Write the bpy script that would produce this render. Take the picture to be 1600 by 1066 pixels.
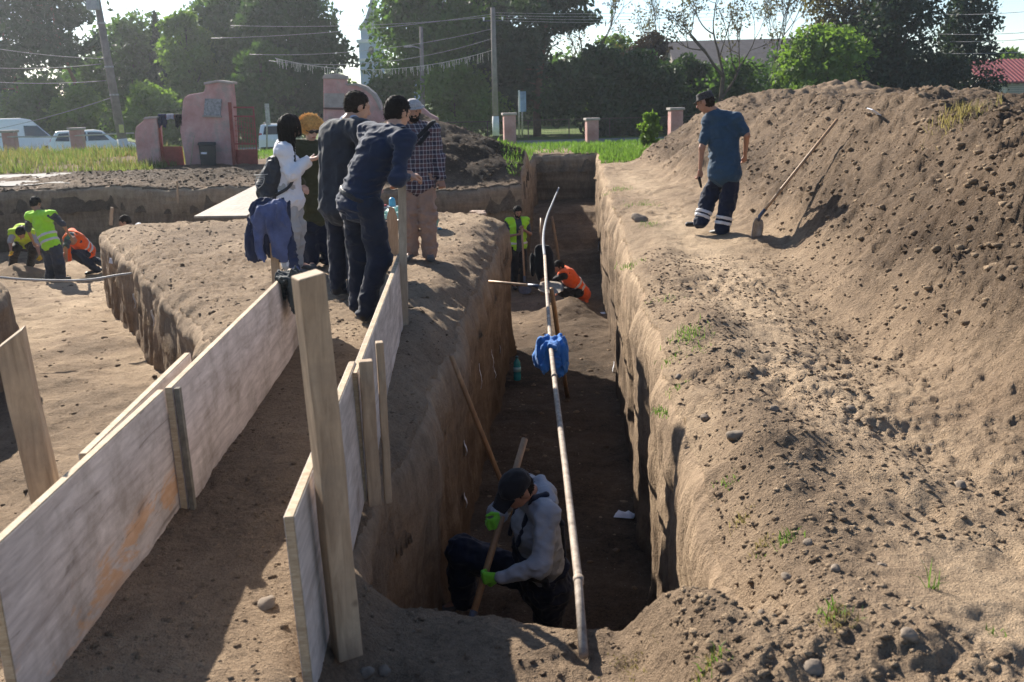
import bpy, bmesh, math, random
import numpy as np
from mathutils import Vector, Matrix
S = bpy.context.scene
for o in list(bpy.data.objects): bpy.data.objects.remove(o)
COL = S.collection
R = math.radians

# ---------------------------------------------------------------- camera
FPX, PITCH, ROLL, CZ = 1555.0, R(13.8), R(-1.5), 1.7
cam = bpy.data.cameras.new('camera'); camo = bpy.data.objects.new('camera', cam); COL.objects.link(camo)
cam.sensor_width = 36.0; cam.lens = 36.0*FPX/1600.0; cam.clip_start = 0.05; cam.clip_end = 3000
CM = Matrix.Rotation(math.pi/2-PITCH, 3, 'X') @ Matrix.Rotation(ROLL, 3, 'Z')
camo.matrix_world = Matrix.Translation((0, 0, CZ)) @ CM.to_4x4()
cam.dof.use_dof = True; cam.dof.focus_distance = 8.5; cam.dof.aperture_fstop = 5.0
S.camera = camo
# ---------------------------------------------------------------- sky, sun, exposure
SUN_AZ, SUN_EL = R(-33), R(30)            # azimuth clockwise from +Y
w = bpy.data.worlds.new('World'); S.world = w; w.use_nodes = True
nt = w.node_tree; nt.nodes.clear()
sky = nt.nodes.new('ShaderNodeTexSky'); sky.sky_type = 'NISHITA'; sky.sun_disc = False
sky.sun_elevation = SUN_EL; sky.sun_rotation = SUN_AZ % (2*math.pi); sky.air_density = 0.8; sky.dust_density = 0.25; sky.ozone_density = 2.0
bg = nt.nodes.new('ShaderNodeBackground'); bg.inputs[1].default_value = 0.074
wo = nt.nodes.new('ShaderNodeOutputWorld'); nt.links.new(sky.outputs[0], bg.inputs[0]); nt.links.new(bg.outputs[0], wo.inputs[0])
sl = bpy.data.lights.new('sun', 'SUN'); sl.energy = 5.0; sl.angle = R(0.5); sl.color = (1.0, 0.93, 0.82)
slo = bpy.data.objects.new('sun', sl); COL.objects.link(slo)
sd_ = Vector((math.sin(SUN_AZ)*math.cos(SUN_EL), math.cos(SUN_AZ)*math.cos(SUN_EL), math.sin(SUN_EL)))
slo.rotation_euler = sd_.to_track_quat('Z', 'Y').to_euler(); slo.location = sd_*50
S.view_settings.view_transform = 'Standard'; S.view_settings.look = 'None'; S.view_settings.gamma = 1
S.view_settings.exposure = 1.27
S.render.resolution_x, S.render.resolution_y = 1024, 682

# ---------------------------------------------------------------- helpers: photo survey -> world
def ray(px, py):
    return CM @ Vector((px-800, -(py-533), -FPX))
def gz(px, py, z=0.0):                      # point of the level z seen at that pixel
    v = ray(px, py); t = (z-CZ)/v.z
    return Vector((v.x*t, v.y*t, z))
def dy(px, py, y):                          # point at the distance y
    v = ray(px, py); t = y/v.y
    return Vector((v.x*t, y, CZ+v.z*t))
# ---------------------------------------------------------------- noise
def _h(ix, iy, iz, seed):
    n = (ix*374761393 + iy*668265263 + iz*1274126177 + seed*974711) & 0xFFFFFFFF
    n = ((n ^ (n >> 13))*1274126177) & 0xFFFFFFFF
    n = ((n ^ (n >> 16))*2246822519) & 0xFFFFFFFF
    return ((n ^ (n >> 15)) & 0xFFFFFF).astype(np.float64)/0x7FFFFF - 1.0
def vn(x, y, z=None, seed=0):
    x = np.asarray(x, float); y = np.asarray(y, float)
    xi = np.floor(x).astype(np.int64); yi = np.floor(y).astype(np.int64)
    fx = x-xi; fy = y-yi; fx = fx*fx*(3-2*fx); fy = fy*fy*(3-2*fy)
    if z is None:
        zz = np.zeros_like(xi)
        a = _h(xi, yi, zz, seed); b = _h(xi+1, yi, zz, seed); c = _h(xi, yi+1, zz, seed); d = _h(xi+1, yi+1, zz, seed)
        return (a+(b-a)*fx)*(1-fy) + (c+(d-c)*fx)*fy
    z = np.asarray(z, float); zi = np.floor(z).astype(np.int64); fz = z-zi; fz = fz*fz*(3-2*fz)
    r = []
    for k in (0, 1):
        a = _h(xi, yi, zi+k, seed); b = _h(xi+1, yi, zi+k, seed); c = _h(xi, yi+1, zi+k, seed); d = _h(xi+1, yi+1, zi+k, seed)
        r.append((a+(b-a)*fx)*(1-fy) + (c+(d-c)*fx)*fy)
    return r[0]*(1-fz)+r[1]*fz
def fbm(x, y, z=None, oct=4, seed=0, gain=0.5):
    s = 0; a = 1.0; f = 1.0
    for o in range(oct):
        s = s + a*vn(x*f, y*f, None if z is None else z*f, seed+o*7); a *= gain; f *= 2.03
    return s
def ss(a, b, x):
    t = np.clip((x-a)/(b-a), 0, 1); return t*t*(3-2*t)
# ---------------------------------------------------------------- mesh helpers
def tag(o, label=None, cat=None, group=None, kind=None):
    if label: o['label'] = label
    if cat: o['category'] = cat
    if group: o['group'] = group
    if kind: o['kind'] = kind
    return o
def link(name, me, mat, parent=None, smooth=True):
    o = bpy.data.objects.new(name, me); COL.objects.link(o)
    if mat: me.materials.append(mat)
    if parent: o.parent = parent
    if smooth and len(me.polygons): me.polygons.foreach_set('use_smooth', np.ones(len(me.polygons), bool))
    return o
def np_mesh(name, V, F):                    # F: (n,k) int array, or list
    me = bpy.data.meshes.new(name); V = np.asarray(V, np.float32)
    if isinstance(F, np.ndarray):
        n, k = F.shape
        me.vertices.add(len(V)); me.vertices.foreach_set('co', V.ravel())
        me.loops.add(n*k); me.loops.foreach_set('vertex_index', F.astype(np.int32).ravel())
        me.polygons.add(n); me.polygons.foreach_set('loop_start', np.arange(0, n*k, k, dtype=np.int32))
        me.polygons.foreach_set('loop_total', np.full(n, k, np.int32))
        me.update(calc_edges=True)
    else:
        me.from_pydata([tuple(v) for v in V], [], F)
    return me
def empty(name, loc, label=None, cat=None, group=None):
    o = bpy.data.objects.new(name, None); COL.objects.link(o); o.location = loc; o.empty_display_size = 0.1
    return tag(o, label, cat, group)
class MB:
    def __init__(s, org=(0, 0, 0)): s.v = []; s.f = []; s.o = Vector(org)
    def add(s, vs, fs):
        b = len(s.v); s.v += [Vector(v)-s.o for v in vs]; s.f += [tuple(i+b for i in f) for f in fs]; return s
    def box(s, c, size, rot=None):
        c = Vector(c); vs = []
        for sx in (-.5, .5):
            for sy in (-.5, .5):
                for sz in (-.5, .5):
                    p = Vector((sx*size[0], sy*size[1], sz*size[2])); vs.append(c + (rot @ p if rot else p))
        return s.add(vs, [(0, 1, 3, 2), (4, 6, 7, 5), (0, 4, 5, 1), (2, 3, 7, 6), (0, 2, 6, 4), (1, 5, 7, 3)])
    def hexa(s, b, t):                      # four bottom points, four top points, same order
        return s.add(list(b)+list(t), [(3, 2, 1, 0), (4, 5, 6, 7), (0, 1, 5, 4), (1, 2, 6, 5), (2, 3, 7, 6), (3, 0, 4, 7)])
    def tube(s, pts, rad, n=8, cap=True):
        pts = [Vector(p) for p in pts]
        if not hasattr(rad, '__len__'): rad = [rad]*len(pts)
        up = None; vs = []; fs = []
        for i, p in enumerate(pts):
            d = (pts[min(i+1, len(pts)-1)]-pts[max(i-1, 0)]).normalized()
            if up is None: up = d.orthogonal().normalized()
            up = (up - d*up.dot(d)).normalized(); sd = d.cross(up)
            for k in range(n):
                a = 2*math.pi*k/n; vs.append(p + (up*math.cos(a)+sd*math.sin(a))*rad[i])
        for i in range(len(pts)-1):
            for k in range(n):
                a = i*n+k; b = i*n+(k+1) % n; fs.append((a, b, b+n, a+n))
        if cap: fs += [tuple(range(n))[::-1], tuple(range((len(pts)-1)*n, len(pts)*n))]
        return s.add(vs, fs)
    def prism(s, prof, d):                  # closed outline (list of points) pushed along d
        prof = [Vector(p) for p in prof]; n = len(prof); d = Vector(d)
        return s.add(prof+[p+d for p in prof], [tuple(range(n))[::-1], tuple(range(n, 2*n))]+[(i, (i+1) % n, (i+1) % n+n, i+n) for i in range(n)])
    def build(s, name, mat, parent=None, smooth=False, bevel=0):
        me = bpy.data.meshes.new(name); me.from_pydata([tuple(v) for v in s.v], [], s.f)
        bm = bmesh.new(); bm.from_mesh(me); bmesh.ops.recalc_face_normals(bm, faces=bm.faces)
        if bevel: bmesh.ops.bevel(bm, geom=[e for e in bm.edges if len(e.link_faces) == 2 and e.calc_face_angle(0) > .5], offset=bevel, segments=2, affect='EDGES', profile=.5)
        bm.to_mesh(me); bm.free()
        ob = link(name, me, mat, parent, smooth)
        if parent is None: ob.location = s.o
        return ob
# ---------------------------------------------------------------- material helpers
class NT:
    def __init__(s, name):
        s.m = bpy.data.materials.new(name); s.m.use_nodes = True; s.t = s.m.node_tree
        s.b = s.t.nodes['Principled BSDF']; s.out = s.t.nodes['Material Output']
    def n(s, typ, **kw):
        nd = s.t.nodes.new('ShaderNode'+typ)
        for k, v in kw.items():
            if k.startswith('i_'):
                key = k[2:]; key = int(key) if key.isdigit() else key.replace('_', ' '); nd.inputs[key].default_value = v
            else: setattr(nd, k, v)
        return nd
    def l(s, a, b): s.t.links.new(a, b); return s
    def co(s, kind='Object'): return s.n('TexCoord').outputs[kind]
    def noise(s, vec, scale, detail=6, rough=.6, dist=0):
        nd = s.n('TexNoise', i_Scale=scale, i_Detail=detail, i_Roughness=rough, i_Distortion=dist); s.l(vec, nd.inputs['Vector']); return nd.outputs['Fac']
    def ramp(s, fac, stops):
        nd = s.n('ValToRGB'); e = nd.color_ramp.elements
        while len(e) < len(stops): e.new(.5)
        for k, (p, c) in enumerate(stops): e[k].position = p; e[k].color = (*c, 1) if len(c) == 3 else c
        s.l(fac, nd.inputs[0]); return nd.outputs[0]
    def mix(s, fac, a, b, mode='MIX'):
        nd = s.n('MixRGB', blend_type=mode)
        for sock, v in zip(nd.inputs, (fac, a, b)):
            if hasattr(v, 'links'): s.l(v, sock)
            else: sock.default_value = v if not hasattr(v, '__len__') else ((*v, 1) if len(v) == 3 else v)
        return nd.outputs[0]
    def math(s, op, a, b=0.0, clamp=False):
        nd = s.n('Math', operation=op, use_clamp=clamp)
        for sock, v in zip(nd.inputs, (a, b)):
            if hasattr(v, 'links'): s.l(v, sock)
            else: sock.default_value = v
        return nd.outputs[0]
    def bump(s, h, strength=.5, dist=.02, nrm=None):
        nd = s.n('Bump', i_Strength=strength, i_Distance=dist); s.l(h, nd.inputs['Height'])
        if nrm: s.l(nrm, nd.inputs['Normal'])
        s.l(nd.outputs[0], s.b.inputs['Normal']); return nd.outputs[0]
    def col(s, c): 
        if hasattr(c, 'links'): s.l(c, s.b.inputs['Base Color'])
        else: s.b.inputs['Base Color'].default_value = (*c, 1)
    def set(s, rough=.8, spec=.3, **kw):
        s.b.inputs['Roughness'].default_value = rough; s.b.inputs['Specular IOR Level'].default_value = spec
        for k, v in kw.items(): s.b.inputs[k.replace('_', ' ')].default_value = v
        return s.m
def simple(name, c, rough=.7, var=.15, scale=12, spec=.3, bump=0.0, bscale=60, **kw):
    t = NT(name); co = t.co(); f = t.noise(co, scale, 5)
    a = tuple(max(0, x*(1-var)) for x in c); b = tuple(min(1, x*(1+var)) for x in c)
    t.col(t.ramp(f, [(.3, a), (.7, b)]))
    if bump: t.bump(t.noise(co, bscale, 4), bump, .01)
    return t.set(rough, spec, **kw)
# ================================================================ materials of the earth
def soil_mat():
    t = NT('soil'); co = t.co()
    at = t.n('Attribute', attribute_name='tone').outputs['Fac']
    n1 = t.noise(co, 1.1, 5, .6); n2 = t.noise(co, 7, 6, .65); n3 = t.noise(co, 38, 5, .7); n4 = t.noise(co, 140, 3, .6)
    f = t.math('ADD', at, t.math('MULTIPLY', t.math('SUBTRACT', n1, .5), .55))
    f = t.math('ADD', f, t.math('MULTIPLY', t.math('SUBTRACT', n2, .5), .45))
    f = t.math('ADD', f, t.math('MULTIPLY', t.math('SUBTRACT', n3, .5), .55))
    f = t.math('ADD', f, t.math('MULTIPLY', t.math('SUBTRACT', n4, .5), .4), True)
    c = t.ramp(f, [(0, (.042, .029, .020)), (.3, (.155, .110, .075)), (.6, (.33, .238, .158)), (1, (.57, .425, .285))])
    # red-brown stain patches and pale pebbles
    st = t.ramp(t.noise(co, .6, 4, .6), [(.55, (0, 0, 0)), (.72, (1, 1, 1))])
    c = t.mix(t.math('MULTIPLY', st, .35), c, (.23, .155, .10))
    vo = t.n('TexVoronoi', feature='F1', i_Scale=26.0, i_Randomness=1.0); t.l(co, vo.inputs['Vector'])
    peb = t.math('MULTIPLY', t.ramp(vo.outputs['Distance'], [(.12, (1, 1, 1)), (.17, (0, 0, 0))]), t.ramp(t.noise(co, 9, 2), [(.58, (0, 0, 0)), (.66, (1, 1, 1))]))
    c = t.mix(t.math('MULTIPLY', peb, .55), c, (.42, .38, .33))
    t.col(c)
    h = t.math('ADD', t.math('MULTIPLY', n3, .6), t.math('MULTIPLY', n4, .35)); h = t.math('ADD', h, t.math('MULTIPLY', n2, .8))
    h = t.math('ADD', h, t.math('MULTIPLY', peb, .15))
    t.bump(h, 1.0, .06)
    return t.set(.95, .12)
def wall_mat():
    t = NT('cut_earth'); co = t.co()
    sep = t.n('SeparateXYZ'); t.l(co, sep.inputs[0])
    st = t.n('Mapping'); t.l(co, st.inputs[0]); st.inputs['Scale'].default_value = (1, 1, .36)     # spade marks: long in z
    lay = t.n('Mapping'); t.l(co, lay.inputs[0]); lay.inputs['Scale'].default_value = (.25, .25, 3.2)
    n1 = t.noise(lay.outputs[0], 1.2, 4, .6); n2 = t.noise(st.outputs[0], 9, 6, .65); n3 = t.noise(co, 34, 5, .7)
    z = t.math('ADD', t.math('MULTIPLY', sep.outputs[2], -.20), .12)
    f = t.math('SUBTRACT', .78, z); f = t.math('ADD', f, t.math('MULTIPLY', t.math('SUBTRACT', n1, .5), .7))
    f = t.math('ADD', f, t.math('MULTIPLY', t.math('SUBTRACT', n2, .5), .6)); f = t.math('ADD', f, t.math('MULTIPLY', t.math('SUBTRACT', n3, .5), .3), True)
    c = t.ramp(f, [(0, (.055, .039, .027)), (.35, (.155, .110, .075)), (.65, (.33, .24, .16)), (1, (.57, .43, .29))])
    rd = t.ramp(t.noise(co, 2.3, 4), [(.62, (0, 0, 0)), (.72, (1, 1, 1))]); c = t.mix(t.math('MULTIPLY', rd, .16), c, (.27, .13, .075))
    t.col(c)
    h = t.math('ADD', t.math('MULTIPLY', n2, 1.2), t.math('MULTIPLY', n3, .6)); h = t.math('ADD', h, t.math('MULTIPLY', t.noise(co, 120, 3), .25))
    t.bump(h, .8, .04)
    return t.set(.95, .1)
M_SOIL = soil_mat(); M_WALL = wall_mat()

# ================================================================ terrain
def lineR(y): return .55+.0703*y
def lineL(y): return -.9+.055*y
HOLE = [(-.70, 3.72), (-.1, 3.62), (.42, 3.32), (.785, 3.05), (lineR(6), 6), (lineR(10), 10), (lineR(16), 16), (lineR(24), 24), (lineR(30), 30), (.82, 30.4),
        (lineL(25), 25), (lineL(21.2), 21.2), (-1.1, 20.8), (-4, 21.1), (-9.2, 22.2), (-13.5, 22.6), (-10.6, 18), (-5.2, 10), (-4.5, 7.5), (-4.3, 4), (-4.2, 1.2),
        (-1.75, 1.2), (-1.62, 3), (-1.82, 6.3), (-2.5, 7.9), (-4.2, 11.2), (-6.0, 14.6), (-5.4, 15.1), (-3, 15.3), (-.35, 15.4), (-.06, 15.0), (lineL(11), 11), (lineL(7), 7), (-.655, 4.6)]
HP = np.array(HOLE)
def wrp(x, y):
    return .05*vn(x*1.7, y*1.7, seed=3)+.028*vn(x*5, y*5, seed=4), .05*vn(x*1.7+31, y*1.7, seed=5)+.028*vn(x*5+17, y*5, seed=6)
def hole_sd(x, y, warp=True):               # >0 outside the excavation
    x = np.asarray(x, float); y = np.asarray(y, float)
    if warp: wx, wy = wrp(x, y); x = x+wx; y = y+wy
    d2 = np.full(x.shape, 1e9); ins = np.zeros(x.shape, bool); n = len(HP)
    for i in range(n):
        ax, ay = HP[i]; bx, by = HP[(i+1) % n]; ex, ey = bx-ax, by-ay
        t = np.clip(((x-ax)*ex+(y-ay)*ey)/(ex*ex+ey*ey), 0, 1)
        d2 = np.minimum(d2, (x-ax-t*ex)**2+(y-ay-t*ey)**2)
        c = ((ay > y) != (by > y)); xi = ax+(y-ay)*ex/(ey if ey else 1e-9); ins ^= c & (x < xi)
    d = np.sqrt(d2); return np.where(ins, -d, d)
def heap_right(x, y):
    xt = np.interp(y, [-2, 1, 2.5, 4, 5, 7.3, 11.7, 16, 22, 26, 28.5, 31, 34], [5, 3.6, 2.7, 2.35, 2.45, 2.55, 3.0, 3.1, 3.0, 2.95, 3.3, 5, 9])
    xt = xt + .22*fbm(y*.5, x*.1, oct=3, seed=11)
    sl = np.interp(y, [3, 6, 9.5, 11.8, 13.5, 17, 22, 28], [.62, .85, .95, 1.2, 1.0, .85, .75, .55])
    hm = 1.5+.16*vn(y*.33, x*.25, seed=12)+.13*vn(y*.85, x*.5, seed=13)
    hm = hm*ss(35, 29, y)*np.interp(y, [0, 3, 5, 9, 14], [.35, .75, .84, .86, 1])
    s = np.maximum(x-xt, 0)*sl; s = np.where(s < .3, s*s/.6+0*s, s-.15)
    k = .35; h = np.clip(.5+.5*(hm-s)/k, 0, 1); r = hm*(1-h)+s*h-k*h*(1-h)
    r = np.maximum(r, 0)*ss(12, 8, x)
    lump = .08*fbm(x*1.6, y*1.6, oct=3, seed=14)+.045*np.abs(fbm(x*3.1, y*3.1, oct=4, seed=15))+.022*fbm(x*9, y*9, oct=4, seed=16, gain=.75)
    gul = .03*vn((x*.35+y)*2.4, x*.5, seed=17)
    return np.maximum(0, r + (lump+gul)*np.clip(r/.35, 0, 1))
def heap_back(x, y):                        # behind the standing group
    q = np.sqrt(((x+2.2)/1.35)**2+((y-24.4)/1.35)**2)
    h = 1.42-.52*q+.10*fbm(x*1.2, y*1.2, oct=4, seed=21)
    q2 = np.sqrt(((x+.9)/1.0)**2+((y-23)/.9)**2); h = np.maximum(h, .72-.5*q2+.08*fbm(x*2, y*2, oct=3, seed=22))
    return np.maximum(0, h)*ss(20.9, 22.4, y)
def heap_left(x, y):
    a = np.interp(x, [-14, -11.5, -10, -7.5, -6, -4.6, -3.6], [0, .08, .20, .18, .16, .30, 0]); yc = np.interp(x, [-12, -4], [24.6, 23.6])
    h = a*np.exp(-((y-yc)/1.15)**2)+(.10*fbm(x*1.5, y*1.5, oct=4, seed=23))*np.clip(a*3, 0, 1)*np.exp(-((y-yc)/1.5)**2)
    return np.maximum(0, h)*ss(20.6, 22.6, y+.18*(x+9))
def base(x, y):
    z = -1.0*ss(34, 54, y)
    near = ss(40, 25, y)
    near = near*(1-.65*ss(-1.95, -1.75, x)*ss(-.45, -.6, x)*ss(9, 7.5, y)*ss(2, 2.6, y))
    z = z+near*(.045*fbm(x*.7, y*.7, oct=3, seed=31)+.022*fbm(x*3.3, y*3.3, oct=4, seed=32)+.011*fbm(x*15, y*15, oct=3, seed=33, gain=.65)*(.5+ss(-.3, .5, vn(x*.9, y*.9, seed=36))))
    # ridge of loose crumbs along the right lip, trodden path beside it, gully at the toe of the heap
    e = x-lineR(y); z = z+.09*np.exp(-((e-.35)/.22)**2)*(.6+.7*vn(y*1.3, x, seed=34))*ss(0, 2.5, y)*ss(20, 10, y)
    z = z-.07*np.exp(-((e-1.15)/.3)**2)*ss(9, 5, y)*ss(1, 2.5, y)
    z = z-.10*np.exp(-((x-2.5)/.35)**2-((y-6.8)/1.6)**2)
    # broken crust edge in the right foreground
    cs = (x-1.80)*.86+(y-3.72)*.5+.05*fbm(x*4, y*4, oct=3, seed=37); al = -(x-1.80)*.5+(y-3.72)*.86
    z = z+.05*ss(-.035, .035, cs)*ss(.55, .1, cs)*ss(-.75, -.55, al)*ss(.75, .45, al)
    # sunk ledge at the near end of the trench
    led = ss(2.15, 2.75, y+.25*x)*ss(.62, .38, x-.06*vn(y*3, x, seed=35))*ss(-.78, -.45, x)*ss(4.2, 3.6, y)
    z = z-.27*led
    z = z-.14*ss(-6, -3, x)*ss(1.2, .2, x)*np.exp(-((y-21)/1.5)**2)
    z = z+.22*ss(24, 30, y)*ss(-9.8, -12.5, x)*ss(44, 36, y)          # grassy bank on the left
    return z
def lip(x, y, sd):
    dl = x-lineL(y)
    left = ss(-1.2, -.5, dl)*ss(.3, -.1, dl)*ss(3.0, 4.2, y)*ss(16.5, 15, y)
    pl = ss(-.9, -2.2, dl)*ss(6, 8, y)*ss(16.5, 15, y)
    dr = x-lineR(y); rt = ss(-.1, .0, dr)*ss(.6, .4, dr)*ss(7.5, 4.5, y)*ss(2.4, 3.2, y)
    wd = .09+.26*left+.16*pl+.24*rt; am = .03+.17*left+.07*pl+.13*rt
    q = np.clip(1-np.maximum(sd, 0)/wd, 0, 1)
    return am*q*q*(1+.4*vn(x*2.3, y*2.3, seed=41))+q*(left+.6*rt+.5*pl)*(.022*fbm(x*6, y*6, oct=4, seed=42, gain=.65))
def ground(x, y, sd=None):
    if sd is None: sd = hole_sd(x, y)
    return base(x, y)+heap_right(x, y)+heap_back(x, y)+heap_left(x, y)-lip(x, y, sd)
def G(x, y): return float(ground(np.array([x]), np.array([y]))[0])
def floor_z(x, y):
    m = np.interp(y, [3, 6, 20, 22.2, 22.6, 24.2, 24.6, 26.5, 27, 30], [-1.85, -1.9, -2.2, -2.2, -1.95, -1.95, -1.75, -1.65, -1.4, -1.35])
    l = np.interp(y, [1, 8, 14, 18, 20], [-.95, -.95, -1.12, -1.34, -1.42])
    w = ss(-2.4, -.1, x-lineL(y)); z = l*(1-w)+m*w
    z = z+.05*fbm(x*.9, y*.9, oct=4, seed=51)+.02*fbm(x*4, y*4, oct=3, seed=52)+.008*fbm(x*14, y*14, oct=2, seed=53)
    z = z+np.maximum(0, .30-.5*np.sqrt((x-1.05)**2+((y-17.6)*.8)**2))
    z = z+np.maximum(0, .28-.45*np.sqrt((x+9.3)**2+((y-18.6))**2))*.8
    return z
def FZ(x, y): return float(floor_z(np.array([x]), np.array([y]))[0])

def add_tone(me, tone):
    a = me.attributes.new('tone', 'FLOAT', 'POINT'); a.data.foreach_set('value', np.asarray(tone, np.float32))
def sub_mesh(name, V, F, mask, tone):
    f = F[mask]; u, inv = np.unique(f, return_inverse=True); me = np_mesh(name, V[u], inv.reshape(f.shape)); add_tone(me, tone[u]); return me
def make_ground():
    ys = list(np.linspace(-7, .8, 16)); y = .8
    while y < 34: y += .0048*y+.004; ys.append(y)
    while y < 900: y *= 1.045; ys.append(y)
    ys = np.array(ys)
    u = np.concatenate([-np.geomspace(6, .74, 26)[:-1], np.linspace(-.72, .72, 760), np.geomspace(.74, 6, 26)[1:]])
    Y, U = np.meshgrid(ys, u, indexing='ij'); X = U*(np.maximum(Y, 0)+1.6)
    sd = hole_sd(X, Y); hr = heap_right(X, Y); hb = heap_back(X, Y); hl = heap_left(X, Y)
    Z = base(X, Y)+hr+hb+hl-lip(X, Y, sd)
    Z = np.where(sd < 0, Z-np.minimum(.5, -sd*14), Z)
    nr, nc = X.shape; idx = np.arange(nr*nc).reshape(nr, nc)
    F = np.stack([idx[:-1, :-1], idx[:-1, 1:], idx[1:, 1:], idx[1:, :-1]], -1).reshape(-1, 4)
    V = np.stack([X, Y, Z], -1).reshape(-1, 3)
    e = X-lineR(Y)
    tone = .56+.16*vn(X*.5, Y*.5, seed=61)
    tone = tone+.30*np.exp(-((X-np.interp(Y, [2, 6, 12, 20], [1.9, 1.75, 2.1, 2.5]))/.5)**2)*ss(30, 20, Y)       # trodden path
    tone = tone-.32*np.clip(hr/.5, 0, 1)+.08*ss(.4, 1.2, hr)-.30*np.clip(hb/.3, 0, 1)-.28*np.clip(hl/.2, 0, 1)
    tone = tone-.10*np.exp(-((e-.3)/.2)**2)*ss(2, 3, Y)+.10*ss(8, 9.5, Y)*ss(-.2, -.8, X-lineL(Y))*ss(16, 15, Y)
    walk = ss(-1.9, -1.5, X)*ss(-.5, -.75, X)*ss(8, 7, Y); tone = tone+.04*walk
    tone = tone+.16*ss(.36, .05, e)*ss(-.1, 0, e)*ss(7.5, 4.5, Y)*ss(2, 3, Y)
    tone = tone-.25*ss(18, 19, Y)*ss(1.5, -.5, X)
    sdF = sd.ravel()[F].max(1); hole = sdF < -.03
    zf = Y.ravel()[F].max(1)
    H = [(hr.ravel()[F].mean(1) > .07), (hb.ravel()[F].mean(1) > .06), (hl.ravel()[F].mean(1) > .06)]
    tone = tone.ravel(); gr = ~hole & ~H[0] & ~H[1] & ~H[2]
    far = zf > 33.8
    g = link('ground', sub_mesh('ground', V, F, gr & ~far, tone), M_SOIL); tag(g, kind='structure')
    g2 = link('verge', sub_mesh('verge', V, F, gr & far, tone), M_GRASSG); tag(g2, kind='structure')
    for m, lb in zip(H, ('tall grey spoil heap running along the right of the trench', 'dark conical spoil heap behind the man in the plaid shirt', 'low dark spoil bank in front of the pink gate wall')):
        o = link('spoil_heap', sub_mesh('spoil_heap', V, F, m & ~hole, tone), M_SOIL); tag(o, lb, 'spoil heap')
def make_floor():
    xs = np.arange(-14, 3.2, .05); ys = np.arange(.9, 31, .05)
    Y, X = np.meshgrid(ys, xs, indexing='ij'); sd = hole_sd(X, Y); Z = floor_z(X, Y)
    nr, nc = X.shape; idx = np.arange(nr*nc).reshape(nr, nc)
    F = np.stack([idx[:-1, :-1], idx[:-1, 1:], idx[1:, 1:], idx[1:, :-1]], -1).reshape(-1, 4)
    V = np.stack([X, Y, Z], -1).reshape(-1, 3)
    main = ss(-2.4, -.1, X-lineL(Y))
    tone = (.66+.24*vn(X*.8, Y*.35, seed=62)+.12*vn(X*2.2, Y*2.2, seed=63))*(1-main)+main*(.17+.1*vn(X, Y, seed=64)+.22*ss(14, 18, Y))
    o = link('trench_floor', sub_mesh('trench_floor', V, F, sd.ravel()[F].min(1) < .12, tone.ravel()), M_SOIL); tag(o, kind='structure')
def make_walls():
    # resample the outline, finer where it is near
    P = []
    n = len(HP)
    for i in range(n):
        a, b = HP[i], HP[(i+1) % n]; L = np.linalg.norm(b-a); st = np.clip(.006*np.hypot(*((a+b)/2)), .025, .08); k = max(2, int(L/st))
        for t in np.arange(k)/k: P.append(a+(b-a)*t)
    P = np.array(P); nxt = np.roll(P, -1, 0); prv = np.roll(P, 1, 0); T = nxt-prv
    for _ in range(6): T = (np.roll(T, 1, 0)+T+np.roll(T, -1, 0))/3
    T /= np.linalg.norm(T, axis=1)[:, None]; N = np.stack([-T[:, 1], T[:, 0]], 1)      # outline runs counter-clockwise: N points into the hole
    wx, wy = wrp(P[:, 0], P[:, 1]); Q = P-np.stack([wx, wy], 1)
    wx, wy = wrp(Q[:, 0], Q[:, 1]); Q = P-np.stack([wx, wy], 1)
    E = Q-N*.035; ztop = ground(E[:, 0], E[:, 1])
    zb = floor_z((Q+N*.1)[:, 0], (Q+N*.1)[:, 1])-.15
    rows = np.concatenate([[0, .012, .03, .05], np.linspace(.08, 1, 44)])
    V = []
    for r, t in enumerate(rows):
        off = [-.05, -.005, .02, .032][r] if r < 4 else .035+.02*t
        z = (ztop-.015)*(1-t)+zb*t
        sx, sy = Q[:, 0]*1.0, Q[:, 1]*1.0
        big = .055*fbm(sx*1.3, sy*1.3, z*.7, oct=3, seed=71)+.028*fbm(sx*5, sy*5, z*1.4, oct=3, seed=72)+.012*fbm(sx*16, sy*16, z*9, oct=2, seed=73)
        hang = .05*np.abs(vn(sx*3, sy*3, z*5, seed=74))*np.exp(-((t-.12)/.12)**2)
        o = off+(big+hang)*np.clip((t-.01)/.12, 0, 1)
        V.append(np.column_stack([Q+N*o[:, None], z]))
    V = np.array(V); nr, nc = V.shape[:2]; idx = np.arange(nr*nc).reshape(nr, nc); rt = np.roll(idx, -1, 1)
    F = np.stack([idx[:-1], idx[1:], rt[1:], rt[:-1]], -1).reshape(-1, 4)
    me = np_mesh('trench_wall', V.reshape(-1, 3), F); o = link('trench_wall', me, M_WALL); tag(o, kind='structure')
def grass_ground():
    t = NT('verge_grass'); co = t.co(); f = t.noise(co, .35, 6, .65); c = t.ramp(f, [(.3, (.05, .085, .02)), (.55, (.09, .13, .03)), (.75, (.17, .17, .07))])
    t.col(c); t.bump(t.noise(co, 6, 5), .8, .1); return t.set(.95, .1)
M_GRASSG = grass_ground()
make_ground(); make_floor(); make_walls()
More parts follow.
